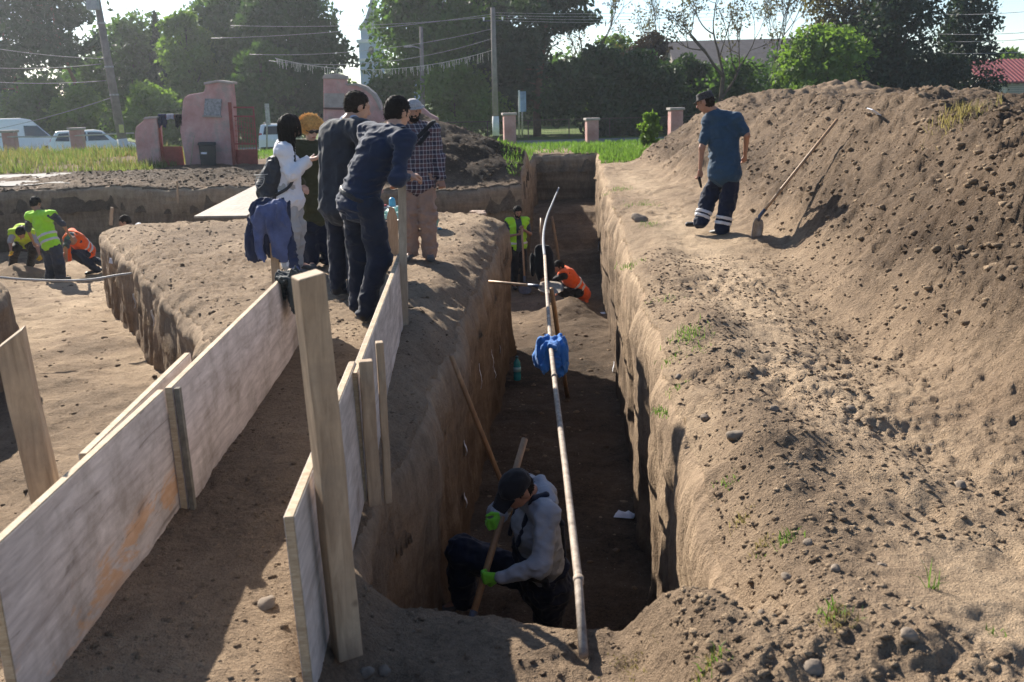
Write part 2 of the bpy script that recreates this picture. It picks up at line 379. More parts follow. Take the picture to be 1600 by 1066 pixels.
# ================================================================ implicit surfaces: bodies, clothes, cloth, bags
def V3(*a): return np.array(a, float)
def unit(v): v = np.asarray(v, float); return v/max(1e-9, np.linalg.norm(v))
def surf_nets(D, org, h):
    neg = D < 0; nx, ny, nz = D.shape
    offs = [(i, j, k) for i in (0, 1) for j in (0, 1) for k in (0, 1)]
    cnt = sum(neg[i:nx-1+i, j:ny-1+j, k:nz-1+k].astype(np.int8) for i, j, k in offs)
    act = (cnt > 0) & (cnt < 8); ci = np.argwhere(act)
    if not len(ci): return np.zeros((0, 3)), np.zeros((0, 4), int)
    vals = np.stack([D[ci[:, 0]+i, ci[:, 1]+j, ci[:, 2]+k] for i, j, k in offs], 1)
    P = np.zeros((len(ci), 3)); C = np.zeros(len(ci))
    for a in range(8):
        for b in range(a+1, 8):
            oa, ob = np.array(offs[a]), np.array(offs[b])
            if np.abs(oa-ob).sum() != 1: continue
            da, db = vals[:, a], vals[:, b]; cr = (da < 0) != (db < 0)
            t = np.where(cr, da/np.where(cr, da-db, 1), 0)
            P += cr[:, None]*(oa+t[:, None]*(ob-oa)); C += cr
    V = org+(ci+P/C[:, None])*h
    vid = np.full(act.shape, -1, np.int64); vid[act] = np.arange(len(ci)); F = []
    for ax in range(3):
        s0 = [slice(None)]*3; s1 = [slice(None)]*3; s0[ax] = slice(0, -1); s1[ax] = slice(1, None)
        A, B = neg[tuple(s0)], neg[tuple(s1)]; e = np.argwhere(A != B)
        b, c = (ax+1) % 3, (ax+2) % 3
        ok = (e[:, b] > 0) & (e[:, c] > 0) & (e[:, b] < D.shape[b]-1) & (e[:, c] < D.shape[c]-1); e = e[ok]
        def cell(ob, oc):
            q = e.copy(); q[:, b] += ob; q[:, c] += oc; return vid[q[:, 0], q[:, 1], q[:, 2]]
        f = np.stack([cell(-1, -1), cell(0, -1), cell(0, 0), cell(-1, 0)], 1)
        fl = ~A[e[:, 0], e[:, 1], e[:, 2]]; f[fl] = f[fl][:, ::-1]; F.append(f)
    F = np.concatenate(F); F = F[(F >= 0).all(1)]
    return V, F
# primitives: ('c',p0,p1,r0,r1) tapered capsule; ('t',p0,p1,side,(a0,b0),(a1,b1)) flat capsule; ('e',centre,(x,y,z axes),radii)
def prim_box(p):
    if p[0] == 'e': m = max(p[3]); return p[1]-m, p[1]+m
    m = max(p[3], p[4]) if p[0] == 'c' else max(max(p[4]), max(p[5]))
    return np.minimum(p[1], p[2])-m, np.maximum(p[1], p[2])+m
def prim_d(p, X, Y, Z):
    if p[0] == 'e':
        ax, r = p[2], p[3]; dx, dy_, dz = X-p[1][0], Y-p[1][1], Z-p[1][2]
        q = [(dx*a[0]+dy_*a[1]+dz*a[2])/rr for a, rr in zip(ax, r)]; k = np.sqrt(q[0]**2+q[1]**2+q[2]**2)
        return (k-1)*min(r)
    a, b = p[1], p[2]; e = b-a; L = max(1e-9, e@e)
    dx, dy_, dz = X-a[0], Y-a[1], Z-a[2]; t = np.clip((dx*e[0]+dy_*e[1]+dz*e[2])/L, 0, 1)
    dx = dx-t*e[0]; dy_ = dy_-t*e[1]; dz = dz-t*e[2]
    if p[0] == 'c': return np.sqrt(dx*dx+dy_*dy_+dz*dz)-(p[3]+(p[4]-p[3])*t)
    s = p[3]; u = dx*s[0]+dy_*s[1]+dz*s[2]; r2 = np.maximum(0, dx*dx+dy_*dy_+dz*dz-u*u)
    A = p[4][0]+(p[5][0]-p[4][0])*t; B = p[4][1]+(p[5][1]-p[4][1])*t
    return (np.sqrt((u/A)**2+r2/(B*B))-1)*np.minimum(A, B)
def sdf(prims, vox=.011, k=.03, folds=None, post=None, cuts=(), pad=.05, seed=0):
    bs = [prim_box(p) for p in prims]; lo = np.min([b[0] for b in bs], 0)-pad; hi = np.max([b[1] for b in bs], 0)+pad
    n = np.ceil((hi-lo)/vox).astype(int)+1
    ax = [lo[i]+np.arange(n[i])*vox for i in range(3)]; D = np.full(n, .2)
    def sub(b):
        a0 = np.maximum(0, np.floor((b[0]-.06-lo)/vox).astype(int)); a1 = np.minimum(n, np.ceil((b[1]+.06-lo)/vox).astype(int)+1)
        sl = tuple(slice(x, y) for x, y in zip(a0, a1)); return sl, np.meshgrid(*[ax[i][sl[i]] for i in range(3)], indexing='ij')
    for p, b in zip(prims, bs):
        sl, (X, Y, Z) = sub(b); d = prim_d(p, X, Y, Z); o = D[sl]; h = np.maximum(k-np.abs(o-d), 0)/k; D[sl] = np.minimum(o, d)-h*h*k*.25
    for p in cuts:
        sl, (X, Y, Z) = sub(prim_box(p))
        if 0 in D[sl].shape: continue
        D[sl] = np.maximum(D[sl], -prim_d(p, X, Y, Z))
    if folds or post:
        X, Y, Z = np.meshgrid(*ax, indexing='ij')
        if folds:
            for amp, fx, fz in folds:
                m = np.abs(D) < amp*2+vox*2; D[m] -= amp*(1-2.6*np.abs(fbm(X[m]*fx, Y[m]*fx, Z[m]*fz, oct=2, seed=seed)))
        if post: D = post(D, X, Y, Z)
    D[0] = D[-1] = 1; D[:, 0] = D[:, -1] = 1; D[:, :, 0] = D[:, :, -1] = 1
    return surf_nets(D, lo, vox)
def sdf_obj(name, prims, mat, org, parent, **kw):
    V, F = sdf(prims, **kw); me = np_mesh(name, V-np.asarray(org), F); return link(name, me, mat, parent)
# ---------------------------------------------------------------- cloth and skin materials
def cloth(name, c, var=.18, bump=.25, rough=.9, scale=7):
    t = NT(name); co = t.co(); f = t.noise(co, scale, 5, .6); a = tuple(x*(1-var) for x in c); b = tuple(min(1, x*(1+var)) for x in c)
    t.col(t.ramp(f, [(.3, a), (.7, b)])); t.bump(t.math('ADD', t.noise(co, 22, 4), t.math('MULTIPLY', t.noise(co, 300, 2), .15)), bump, .02); t.b.inputs['Sheen Weight'].default_value = .15
    return t.set(rough, .2)
def plaid_mat():
    t = NT('plaid_cloth'); co = t.co(); sep = t.n('SeparateXYZ'); t.l(co, sep.inputs[0])
    def stripe(v, per, wdt):
        m = t.math('FRACT', t.math('ADD', t.math('MULTIPLY', v, 1/per), 50)); return t.math('LESS_THAN', m, wdt)
    xy = t.math('ADD', sep.outputs[0], t.math('MULTIPLY', sep.outputs[1], .6))
    a = stripe(xy, .044, .24); b = stripe(sep.outputs[2], .044, .24); a2 = stripe(xy, .088, .5); b2 = stripe(sep.outputs[2], .088, .5)
    dk = t.mix(t.math('MULTIPLY', t.math('ADD', a2, b2), .5), (.035, .035, .055), (.10, .055, .065))
    c = t.mix(t.math('MULTIPLY', t.math('ADD', a, b), .48), dk, (.36, .35, .37)); t.col(c); t.bump(t.noise(co, 22, 4), .25, .02); return t.set(.9, .2)
def skin(name, c): return simple(name, c, .55, .12, 18, .35, Subsurface_Weight=.08)
M_SKIN = skin('skin', (.50, .29, .20)); M_SKIND = skin('tanned_skin', (.36, .19, .125)); M_SKINF = skin('fair_skin', (.60, .38, .29))
M_HAIRB = simple('black_hair', (.014, .011, .010), .75, .4, 60, .15, .9, 90); M_HAIRD = simple('dark_brown_hair', (.026, .018, .013), .75, .4, 60, .15, .9, 90)
M_HAIRO = simple('orange_hair', (.86, .50, .20), .8, .35, 40, .15, .8, 60)
M_DARK = simple('black_plastic', (.012, .012, .014), .35, .1, 20, .4); M_LIP = simple('lip', (.36, .14, .11), .5)
# ---------------------------------------------------------------- people
def stand(loc, hd, H=1.75):                 # hd: direction faced, degrees anticlockwise from +X
    s = H/1.75; f = V3(math.cos(R(hd)), math.sin(R(hd)), 0); r = V3(f[1], -f[0], 0); loc = np.asarray(loc, float)
    def P(x, y, z): return loc+(r*x+f*y)*s+V3(0, 0, z*s)
    J = dict(pel=P(0, 0, .97), chest=P(0, .01, 1.29), neck=P(0, -.01, 1.485), head=P(0, .025, 1.635))
    for k, sg in (('L', -1), ('R', 1)):
        J['hip'+k] = P(sg*.085, 0, .92); J['kn'+k] = P(sg*.095, .03, .50); J['an'+k] = P(sg*.10, -.01, .09)
        J['sh'+k] = P(sg*.185, -.01, 1.425); J['el'+k] = P(sg*.235, -.03, 1.13); J['wr'+k] = P(sg*.245, .05, .88)
    J['toL'] = J['anL']+f*.15*s+(-r)*.03-V3(0, 0, .05); J['toR'] = J['anR']+f*.15*s+r*.03-V3(0, 0, .05)
    J['face'] = f; J['hup'] = V3(0, 0, 1); J['s'] = s; J['loc'] = loc; J['fwd'] = f; J['P'] = P
    return J
def px(d, *names_vals):                     # joints surveyed as (pixel x, pixel y, distance)
    return {k: np.array(dy(*v)) for k, v in d.items()}
def torso(J, i, hem=.05, flare=0.0):
    s = J['s']; up = unit(J['chest']-J['pel']); side = unit(J['shR']-J['shL']); hs = unit(J['hipR']-J['hipL'])
    mid = J['pel']*.45+J['chest']*.55; lo = J['pel']-up*hem
    w = J.get('w', 1.0)
    return [('t', lo, mid, hs, ((.165*w+i+flare)*s, (.115*w+i+flare)*s), ((.150*w+i)*s, (.108*w+i)*s)),
            ('t', mid, J['chest']+up*.03, side, ((.150*w+i)*s, (.108*w+i)*s), ((.172+i)*s, (.118+i)*s)),
            ('c', J['shL'], J['shR'], (.062+i)*s, (.062+i)*s),
            ('c', J['neck']-up*.05, J['shL'], (.058+i)*s, (.058+i)*s), ('c', J['neck']-up*.05, J['shR'], (.058+i)*s, (.058+i)*s)]
def arm(J, k, i, L=1.0):
    s = J['s']; a, b, c = J['sh'+k], J['el'+k], J['wr'+k]; o = []
    t1 = min(1, L*2); o.append(('c', a, a+(b-a)*t1, (.056+i)*s, (.056+(.046-.056)*t1+i)*s))
    if L > .5: t2 = (L-.5)*2; o.append(('c', b, b+(c-b)*t2, (.045+i)*s, (.045+(.030-.045)*t2+i)*s))
    return o
def legs(J, i, L=1.0, loose=0.0):
    s = J['s']; o = [('c', J['hipL'], J['hipR'], (.094+i)*s, (.094+i)*s), ('c', J['pel'], J['pel']+.04*unit(J['chest']-J['pel']), (.10+i)*s, (.095+i)*s)]
    for k in 'LR':
        o += [('c', J['hip'+k], J['kn'+k], (.088+i)*s, (.062+i+loose)*s), ('c', J['kn'+k], J['kn'+k]+(J['an'+k]-J['kn'+k])*L, (.062+i+loose)*s, (.040+i+loose*1.3)*s)]
    return o
def hand(J, k):
    s = J['s']*1.0; w = J['wr'+k]; d = unit(J.get('hd'+k, w-J['el'+k])); n = J.get('hn'+k)
    if n is None: n = J['fwd'] if abs(d @ J['fwd']) < .8 else V3(0, 0, -1)
    n = unit(n-d*(n @ d)); sd = np.cross(d, n); th = J.get('ht'+k, 1 if k == 'L' else -1); cu = J.get('cu'+k, .5)
    o = [('t', w, w+d*.085*s, sd, (.028*s, .017*s), (.041*s, .016*s))]
    for q, ln in zip((-.030, -.010, .010, .029), (.031, .038, .041, .036)):
        b = w+d*.082*s+sd*q*s; a1 = cu; a2 = cu*2.2
        m = b+(d*math.cos(a1)+n*math.sin(a1))*ln*s; e = m+(d*math.cos(a2)+n*math.sin(a2))*ln*.95*s
        o += [('c', b, m, .0098*s, .009*s), ('c', m, e, .009*s, .0075*s)]
    b = w+d*.025*s+sd*th*.028*s; m = b+unit(d*.7+sd*th*.6+n*.35)*.045*s; e = m+unit(d*.9+n*(.3+cu*.5))*.035*s
    return o+[('c', b, m, .013*s, .011*s), ('c', m, e, .011*s, .0085*s)]
def head_axes(J):
    f = unit(J['face']); u = unit(J['hup']-f*(J['hup'] @ f)); return np.cross(f, u), f, u
def headp(J):
    r, f, u = head_axes(J); s = J['s']; c = J['head']; ax = (r, f, u)
    o = [('e', c+u*.025*s-f*.012*s, ax, (.074*s, .094*s, .088*s)), ('e', c-u*.035*s+f*.022*s, ax, (.060*s, .068*s, .080*s)),
         ('c', c+f*.088*s+u*.012*s, c+f*.108*s-u*.022*s, .009*s, .015*s), ('c', c+f*.082*s-u*.055*s-r*.018*s, c+f*.082*s-u*.055*s+r*.018*s, .010*s, .010*s),
         ('c', c+f*.078*s+u*.03*s-r*.03*s, c+f*.078*s+u*.03*s+r*.03*s, .012*s, .012*s), ('c', c-u*.06*s-f*.02*s, J['neck'], .052*s, .058*s)]
    for g in (-1, 1): o.append(('e', c+r*g*.077*s-u*.008*s-f*.008*s, ax, (.010*s, .020*s, .032*s)))
    return o
def person(J, label, skin=M_SKIN, vox=.011, arms=True, gloves=None, group=None):
    loc = J['loc']; E = empty('person', loc, label, 'person', group); J['E'] = E; J['vox'] = vox
    prims = torso(J, -.03)+legs(J, -.02)+headp(J)
    for k in 'LR': prims += arm(J, k, -.009)+[('c', J['an'+k], J['to'+k], .036*J['s'], .03*J['s'])]
    V, F = sdf(prims, vox=vox*.85, k=.018)
    for k in 'LR':
        v, f = sdf(hand(J, k), vox=min(.0065, vox*.6), k=.008, pad=.02)
        if gloves is not None: link('glove', np_mesh('glove', v-loc, f), gloves, E); continue
        F = np.concatenate([F, f+len(V)]); V = np.concatenate([V, v])
    link('body', np_mesh('body', V-loc, F), skin, E)
    return E
def wear(J, name, prims, mat, parent=None, **kw):
    kw.setdefault('vox', J['vox']); kw.setdefault('k', .03)
    return sdf_obj(name, prims, mat, J['loc'], parent or J['E'], **kw)
FOLD = [(.009, 6, 11), (.005, 15, 26)]
def top(J, name, mat, i=.012, L=1.0, hem=.06, flare=0.0, folds=FOLD, seed=1, arms='LR', cuts=()):
    return wear(J, name, torso(J, i, hem, flare)+sum((arm(J, k, i*.62, L) for k in arms), []), mat, folds=folds, seed=seed, cuts=cuts)
def trousers(J, mat, i=.008, L=.98, loose=.012, folds=[(.010, 8, 9), (.005, 20, 26)], seed=2, name='trousers'): return wear(J, name, legs(J, i, L, loose), mat, folds=folds, seed=seed)
def shoes(J, mat, sole=None):
    s = J['s']
    for k in 'LR':
        a, t = J['an'+k], J['to'+k]; bk = a-unit(t-a)*.03*s-V3(0, 0, .03*s)
        up = V3(0, 0, 1); d = unit(t-bk); sd = unit(np.cross(d, up))
        sh = wear(J, 'shoe', [('t', bk, t+d*.05*s, sd, (.036*s, .036*s), (.046*s, .030*s)), ('c', a+V3(0, 0, .02), bk, .042*s, .036*s)], mat, vox=max(.008, J['vox']*.75))
        if sole: wear(J, 'sole', [('t', bk-V3(0, 0, .034*s), t+d*.05*s-V3(0, 0, .03*s), sd, (.040*s, .012*s), (.050*s, .012*s))], sole, parent=sh, vox=max(.008, J['vox']*.75)) if False else None
def vest(J, mat, strip, i=.03, hem=.02, bands=(.08, .20), open_front=0.0):
    s = J['s']; up = unit(J['chest']-J['pel']); side = unit(J['shR']-J['shL']); fw = unit(np.cross(up, side)) if True else 0
    cuts = []
    for k, g in (('L', -1), ('R', 1)):
        a = J['sh'+k]; cuts.append(('c', a+side*g*.055*s-up*.03, a+side*g*.2*s-up*.05, .080*s, .11*s))
    pr = torso(J, i, hem)[:3]+[('c', J['neck']-up*.06, J['shL'], (.06+i)*s, (.058+i)*s), ('c', J['neck']-up*.06, J['shR'], (.06+i)*s, (.058+i)*s)]
    cuts.append(('c', J['neck']-up*.02, J['neck']+up*.1+fw*.05, .075*s, .10*s))
    front = lambda D, X, Y, Z: np.maximum(D, -np.maximum(np.abs((X-J['pel'][0])*side[0]+(Y-J['pel'][1])*side[1]+(Z-J['pel'][2])*side[2])-open_front, -((X-J['pel'][0])*fw[0]+(Y-J['pel'][1])*fw[1]+(Z-J['pel'][2])*fw[2]))) if open_front else D
    v = wear(J, 'vest', pr, mat, cuts=cuts, post=front, folds=[(.008, 8, 12)], seed=5)
    for b in bands:
        c = J['pel']+up*b*s
        def slab(D, X, Y, Z, c=c): D = np.maximum(D, np.abs((X-c[0])*up[0]+(Y-c[1])*up[1]+(Z-c[2])*up[2])-.026*s); return front(D, X, Y, Z)
        pr2 = torso(J, i+.008, hem)[:2]
        wear(J, 'reflective_strip', pr2, strip, parent=v, post=slab, folds=[(.008, 8, 12)], seed=5)
    return v
def hair_short(J, mat, top_=.012, name='hair', back=.0):
    r, f, u = head_axes(J); s = J['s']; c = J['head']
    def post(D, X, Y, Z):
        a = (X-c[0])*f[0]+(Y-c[1])*f[1]+(Z-c[2])*f[2]; b = (X-c[0])*u[0]+(Y-c[1])*u[1]+(Z-c[2])*u[2]
        return np.maximum(D, np.minimum(a-.035*s, 1)*1.0-np.maximum(0, (b-.045*s))*2.2) if True else D
    return frizz(wear(J, name, [('e', c+u*.030*s-f*.020*s, (r, f, u), ((.078+top_)*s, (.094+top_)*s, (.086+top_)*s)), ('e', c-u*.02*s-f*.045*s, (r, f, u), (.068*s, .06*s, .07*s))], mat, vox=.008, post=post, folds=[(.004, 45, 45)]), J, 1300, .013, .0018, .35, .5)
def frizz(o, J, n, ln, w_, out=.6, down=.5, seed=1):
    # loose strands growing out of the hair surface
    me = o.data; nv = len(me.vertices); co = np.empty(nv*3, np.float32); me.vertices.foreach_get('co', co); co = co.reshape(-1, 3).astype(float); no = np.empty(nv*3, np.float32); me.vertices.foreach_get('normal', no); no = no.reshape(-1, 3)
    rs_ = np.random.RandomState(seed); i = rs_.randint(0, nv, n); d = no[i]*out+rs_.normal(size=(n, 3))*(.45 if down < 1 else .12); d[:, 2] -= down; d /= np.linalg.norm(d, axis=1)[:, None]; s_ = np.cross(d, rs_.normal(size=(n, 3))); s_ /= np.linalg.norm(s_, axis=1)[:, None]; L = ln*(.5+rs_.rand(n))[:, None]
    p = co[i]-no[i]*.004; V = np.stack([p-s_*w_, p+s_*w_, p+d*L*.6+s_*w_*.8+no[i]*.003, p+d*L-np.array([0, 0, 1])*L*.15*down], 1).reshape(-1, 3)
    F = (np.arange(n)*4)[:, None]+np.array([[0, 1, 2, 3]])
    f0 = np.empty(len(me.loops), np.int32); me.loops.foreach_get('vertex_index', f0); f0 = f0.reshape(-1, 4)
    m2 = np_mesh('hair', np.concatenate([co, V]), np.concatenate([f0, F+nv])); m2.materials.append(me.materials[0]); m2.polygons.foreach_set('use_smooth', np.ones(len(m2.polygons), bool)); o.data = m2; return o
def beard(J, mat):
    r, f, u = head_axes(J); s = J['s']; c = J['head']
    cuts = [('c', c+f*.09*s-u*.052*s-r*.016*s, c+f*.11*s-u*.052*s+r*.016*s, .009, .009)]
    return wear(J, 'beard', [('e', c-u*.075*s+f*.045*s, (r, f, u), (.058*s, .056*s, .046*s)), ('c', c-u*.03*s+f*.03*s-r*.062*s, c-u*.07*s+f*.055*s-r*.03*s, .014, .016), ('c', c-u*.03*s+f*.03*s+r*.062*s, c-u*.07*s+f*.055*s+r*.03*s, .014, .016), ('c', c+f*.092*s-u*.038*s-r*.025*s, c+f*.092*s-u*.038*s+r*.025*s, .008, .008)], mat, vox=.007, cuts=cuts, k=.012, folds=[(.003, 60, 60)])
def eyes(J):
    r, f, u = head_axes(J); s = J['s']; c = J['head']
    for g in (-1, 1):
        sdf_obj('eye', [('e', c+f*.078*s+r*g*.031*s+u*.012*s, (r, f, u), (.013*s, .010*s, .007*s))], M_DARK, J['loc'], J['E'], vox=.004, pad=.01)
    sdf_obj('mouth', [('c', c+f*.087*s-u*.052*s-r*.018*s, c+f*.087*s-u*.052*s+r*.018*s, .006, .006)], M_LIP, J['loc'], J['E'], vox=.004, pad=.01)
def cap(J, mat, peak=.10, kind='baseball', name='cap'):
    r, f, u = head_axes(J); s = J['s']; c = J['head']
    def post(D, X, Y, Z):
        b = (X-c[0])*u[0]+(Y-c[1])*u[1]+(Z-c[2])*u[2]; a = (X-c[0])*f[0]+(Y-c[1])*f[1]+(Z-c[2])*f[2]; return np.maximum(D, .035*s-b+a*.12)
    rad = (.090*s, .108*s, .090*s) if kind == 'baseball' else (.094*s, .110*s, .086*s)
    cr = ('e', c+u*.042*s-f*.012*s, (r, f, u), rad)
    if kind == 'field':
        q = [('t', c+u*.04*s-f*.012*s, c+u*.075*s-f*.012*s, r, (.090*s, .104*s), (.082*s, .094*s))]
        def post(D, X, Y, Z):
            b = (X-c[0])*u[0]+(Y-c[1])*u[1]+(Z-c[2])*u[2]; return np.maximum(np.maximum(D, .03*s-b), b-.115*s)
        o = wear(J, name, q, mat, vox=.008, post=post, k=.01, folds=[(.004, 25, 25)])
    else: o = wear(J, name, [cr], mat, vox=.008, post=post, folds=[(.003, 20, 20)])
    if kind == 'bucket':
        wear(J, 'brim', [('t', c+u*.038*s-f*.01*s, c+u*.05*s-f*.01*s, r, (.128*s, .150*s), (.10*s, .12*s))], mat, parent=o, vox=.007, post=lambda D, X, Y, Z: np.maximum(D, np.abs((X-c[0])*u[0]+(Y-c[1])*u[1]+(Z-c[2])*u[2]-.043*s)-.007))
    else:
        a = c+f*.065*s+u*.045*s; wear(J, 'peak', [('t', a, a+f*peak*s-u*.022*s, r, (.078*s, .008), (.058*s, .007))], mat, parent=o, vox=.006, k=.01)
    return o
# ================================================================ timber, panels, pipe, tools, bags
def wood_mat(name, c1, c2, axis=(1, 1, .12), stain=None, knots=True, rough=.75):
    t = NT(name); co = t.co(); mp = t.n('Mapping'); t.l(co, mp.inputs[0]); mp.inputs['Scale'].default_value = axis
    g = t.noise(mp.outputs[0], 34, 6, .65, .6); g2 = t.noise(mp.outputs[0], 5, 4, .6, 1.2)
    c = t.ramp(t.math('ADD', t.math('MULTIPLY', g, .55), t.math('MULTIPLY', g2, .45)), [(.36, tuple(v*.82 for v in c1)), (.5, tuple((a_+b_)/2 for a_, b_ in zip(c1, c2))), (.64, tuple(min(1, v*1.08) for v in c2))])
    if knots:
        vo = t.n('TexVoronoi', i_Scale=5.5); t.l(co, vo.inputs['Vector']); c = t.mix(t.math('MULTIPLY', t.ramp(vo.outputs['Distance'], [(.05, (1, 1, 1)), (.11, (0, 0, 0))]), .7), c, (.10, .055, .03))
    dirt = t.ramp(t.noise(co, 3.5, 6, .7), [(.46, (0, 0, 0)), (.70, (1, 1, 1))]); c = t.mix(t.math('MULTIPLY', dirt, .6), c, (.20, .155, .115))
    if stain:
        m2 = t.n('Mapping'); t.l(co, m2.inputs[0]); m2.inputs['Scale'].default_value = (1, .35, 1)
        sm = t.ramp(t.noise(m2.outputs[0], 6, 5, .7, .4), [(.50, (0, 0, 0)), (.58, (1, 1, 1))])
        sep = t.n('SeparateXYZ'); t.l(co, sep.inputs[0]); band = t.ramp(t.math('ABSOLUTE', t.math('SUBTRACT', sep.outputs[2], .24)), [(.05, (1, 1, 1)), (.12, (0, 0, 0))])
        c = t.mix(t.math('MULTIPLY', t.math('MULTIPLY', sm, band), .6), c, stain)
        sc = t.ramp(t.noise(mp.outputs[0], 16, 3, .5, 2), [(.30, (1, 1, 1)), (.36, (0, 0, 0))]); c = t.mix(t.math('MULTIPLY', sc, .5), c, (.10, .075, .06))
    t.col(c); t.bump(t.math('ADD', g, t.math('MULTIPLY', dirt, .3)), .35, .006); return t.set(rough, .25)
M_POST = wood_mat('raw_pine', (.33, .225, .14), (.50, .365, .24)); M_POSTG = wood_mat('weathered_pine', (.30, .235, .17), (.45, .365, .27))
M_PANEL = wood_mat('plywood_face', (.46, .38, .335), (.66, .57, .51), (.9, .1, .9), (.62, .29, .09), False)
M_PANELP = wood_mat('pale_plywood_face', (.48, .415, .365), (.68, .61, .55), (.9, .1, .9), None, False)
M_PANELB = wood_mat('pinkish_plywood_face', (.47, .38, .33), (.66, .56, .50), (.9, .1, .9), None, False)
M_EDGE = wood_mat('plywood_edge', (.36, .25, .145), (.52, .41, .28), (1, 1, 9), None, False)
M_STICK = wood_mat('smooth_handle', (.33, .19, .10), (.46, .29, .16), (1, 1, .1), None, False, .5)
M_STEEL = simple('worn_steel', (.33, .32, .31), .5, .35, 14, .5, .2, 50, Metallic=.55); M_STEELD = simple('dull_blue_grey_steel', (.10, .11, .14), .5, .3, 14, .5, .2, 50, Metallic=.4)
def panel(a0, a1, h, th=.027, mat=M_PANEL, label='', lean=0.0, z0=None, z1=None):
    h += .13; a0 = Vector((a0[0], a0[1], -.13)); a1 = Vector((a1[0], a1[1], -.13))
    d = (a1-a0); d2 = Vector((d.x, d.y, 0)).normalized(); n = Vector((d2.y, -d2.x, 0)); up = Vector((n.x*lean, n.y*lean, 1))*h
    E = empty('plywood_panel', a0, label, 'panel'); o = MB(a0)
    b = [a0-n*th/2, a1-n*th/2, a1+n*th/2, a0+n*th/2]; o.hexa(b, [p+up for p in b]); o.build('core', M_EDGE, E, bevel=.002)
    for s in (-1, 1):
        f = MB(a0); q = [a0+n*s*(th/2+.001)+d.normalized()*.004, a1+n*s*(th/2+.001)-d.normalized()*.004]; q = q+[q[1]+n*s*.002, q[0]+n*s*.002]
        f.hexa([p+up*.006 for p in q], [p+up*.994 for p in q]); f.build('face_sheet', mat, E)
    return E
panel((-1.43, 2.50), (-1.47, 4.03), .54, label='large stained plywood panel with orange smears beside the shaded walkway', lean=-.02)
panel((-1.435, 4.02), (-1.55, 7.02), .55, label='clean pinkish plywood panel with a dark upright edge, under the grey cloth', lean=-.02, mat=M_PANELB)
panel((-1.50, 3.30), (-1.575, 4.72), .525, mat=M_PANELP, label='plywood panel mostly hidden behind the stained one, only its top edge showing', lean=-.02)
panel((-.655, 2.74), (-.735, 4.53), .51, mat=M_PANELP, label='pale plywood panel with orange cut edge beside the tall timber post', lean=-.03)
panel((-.715, 4.36), (-.875, 7.95), .50, mat=M_PANELP, label='pale plywood panel at the feet of the leaning man in navy', lean=-.01)
# a dark strip closing the joint of the two left panels
m = MB(); a = Vector((-1.413, 4.03, G(-1.42, 4.03)-.02)); m.hexa([a+Vector(v) for v in ((0, -.012, 0), (.022, -.012, 0), (.022, .02, 0), (0, .02, 0))], [a+Vector((-.012, 0, .565))+Vector(v) for v in ((0, -.012, 0), (.022, -.012, 0), (.022, .02, 0), (0, .02, 0))])
tag(m.build('batten', simple('grey_batten', (.16, .14, .11), .9, .3, 30), None, bevel=.002), 'dark grey wooden batten covering the joint of two plywood panels', 'batten')
def post(b, t, sx, sy, mat, label, name='timber_post', twist=0.0, cut=0.0):
    b = Vector(b); t = Vector(t); d = (t-b).normalized(); r = Vector((math.cos(twist), math.sin(twist), 0)); r = (r-d*r.dot(d)).normalized(); f = d.cross(r)
    m = MB(b); q = [r*x*sx/2+f*y*sy/2 for x, y in ((-1, -1), (1, -1), (1, 1), (-1, 1))]
    n = 7; vs = []; fs = []
    for i in range(n):
        p = b+(t-b)*i/(n-1); j = Vector((random.uniform(-1, 1), random.uniform(-1, 1), 0))*.0025
        for k, c in enumerate(q): vs.append(p+c+j+(d*cut*(1 if k in (1, 2) else -1) if i == n-1 else Vector()))
    for i in range(n-1):
        for k in range(4): fs.append((i*4+k, i*4+(k+1) % 4, i*4+4+(k+1) % 4, i*4+4+k))
    fs += [(3, 2, 1, 0), tuple(range((n-1)*4, n*4))]
    m.add(vs, fs); return tag(m.build(name, mat, None, bevel=.005), label, 'post')
random.seed(4)
post((-.585, 3.03, -.12), (-.615, 3.0, 1.19), .085, .085, M_POST, 'tall thick sawn timber post nailed outside the pale panel, rough cut top', twist=.5, cut=.006)
post((-.665, 4.37, -.15), (-.665, 4.35, .56), .062, .05, M_POST, 'short square timber stake against the outer face of the panel, wider of a pair', twist=.2)
post((-.605, 4.40, -.15), (-.60, 4.37, .64), .035, .045, M_POST, 'thin wooden batten stake standing beside the wider stake', twist=.2)
post((-.84, 7.57, -.2), (-.80, 7.57, 1.075), .062, .05, M_POSTG, 'slim grey timber post under the forearms of the leaning man', twist=.1)
post((-1.76, 3.62, -.6), (-1.86, 3.60, .88), .10, .10, M_POST, 'leaning timber post standing outside the stained panel, with a lighter split end', twist=.3, cut=.03)
post((-1.86, 7.72, -.2), (-1.82, 7.70, .90), .06, .06, M_POST, 'timber post carrying the navy jacket', twist=.1)
post(dy(278, 318, 20.6), dy(277, 283, 20.6), .035, .03, M_POST, 'thin wooden survey peg in front of the low spoil bank', 'wooden_peg')
post(dy(173, 352, 17.0), dy(175, 324, 17.0), .05, .04, M_POST, 'wooden peg at the back corner of the earth platform', 'wooden_peg')
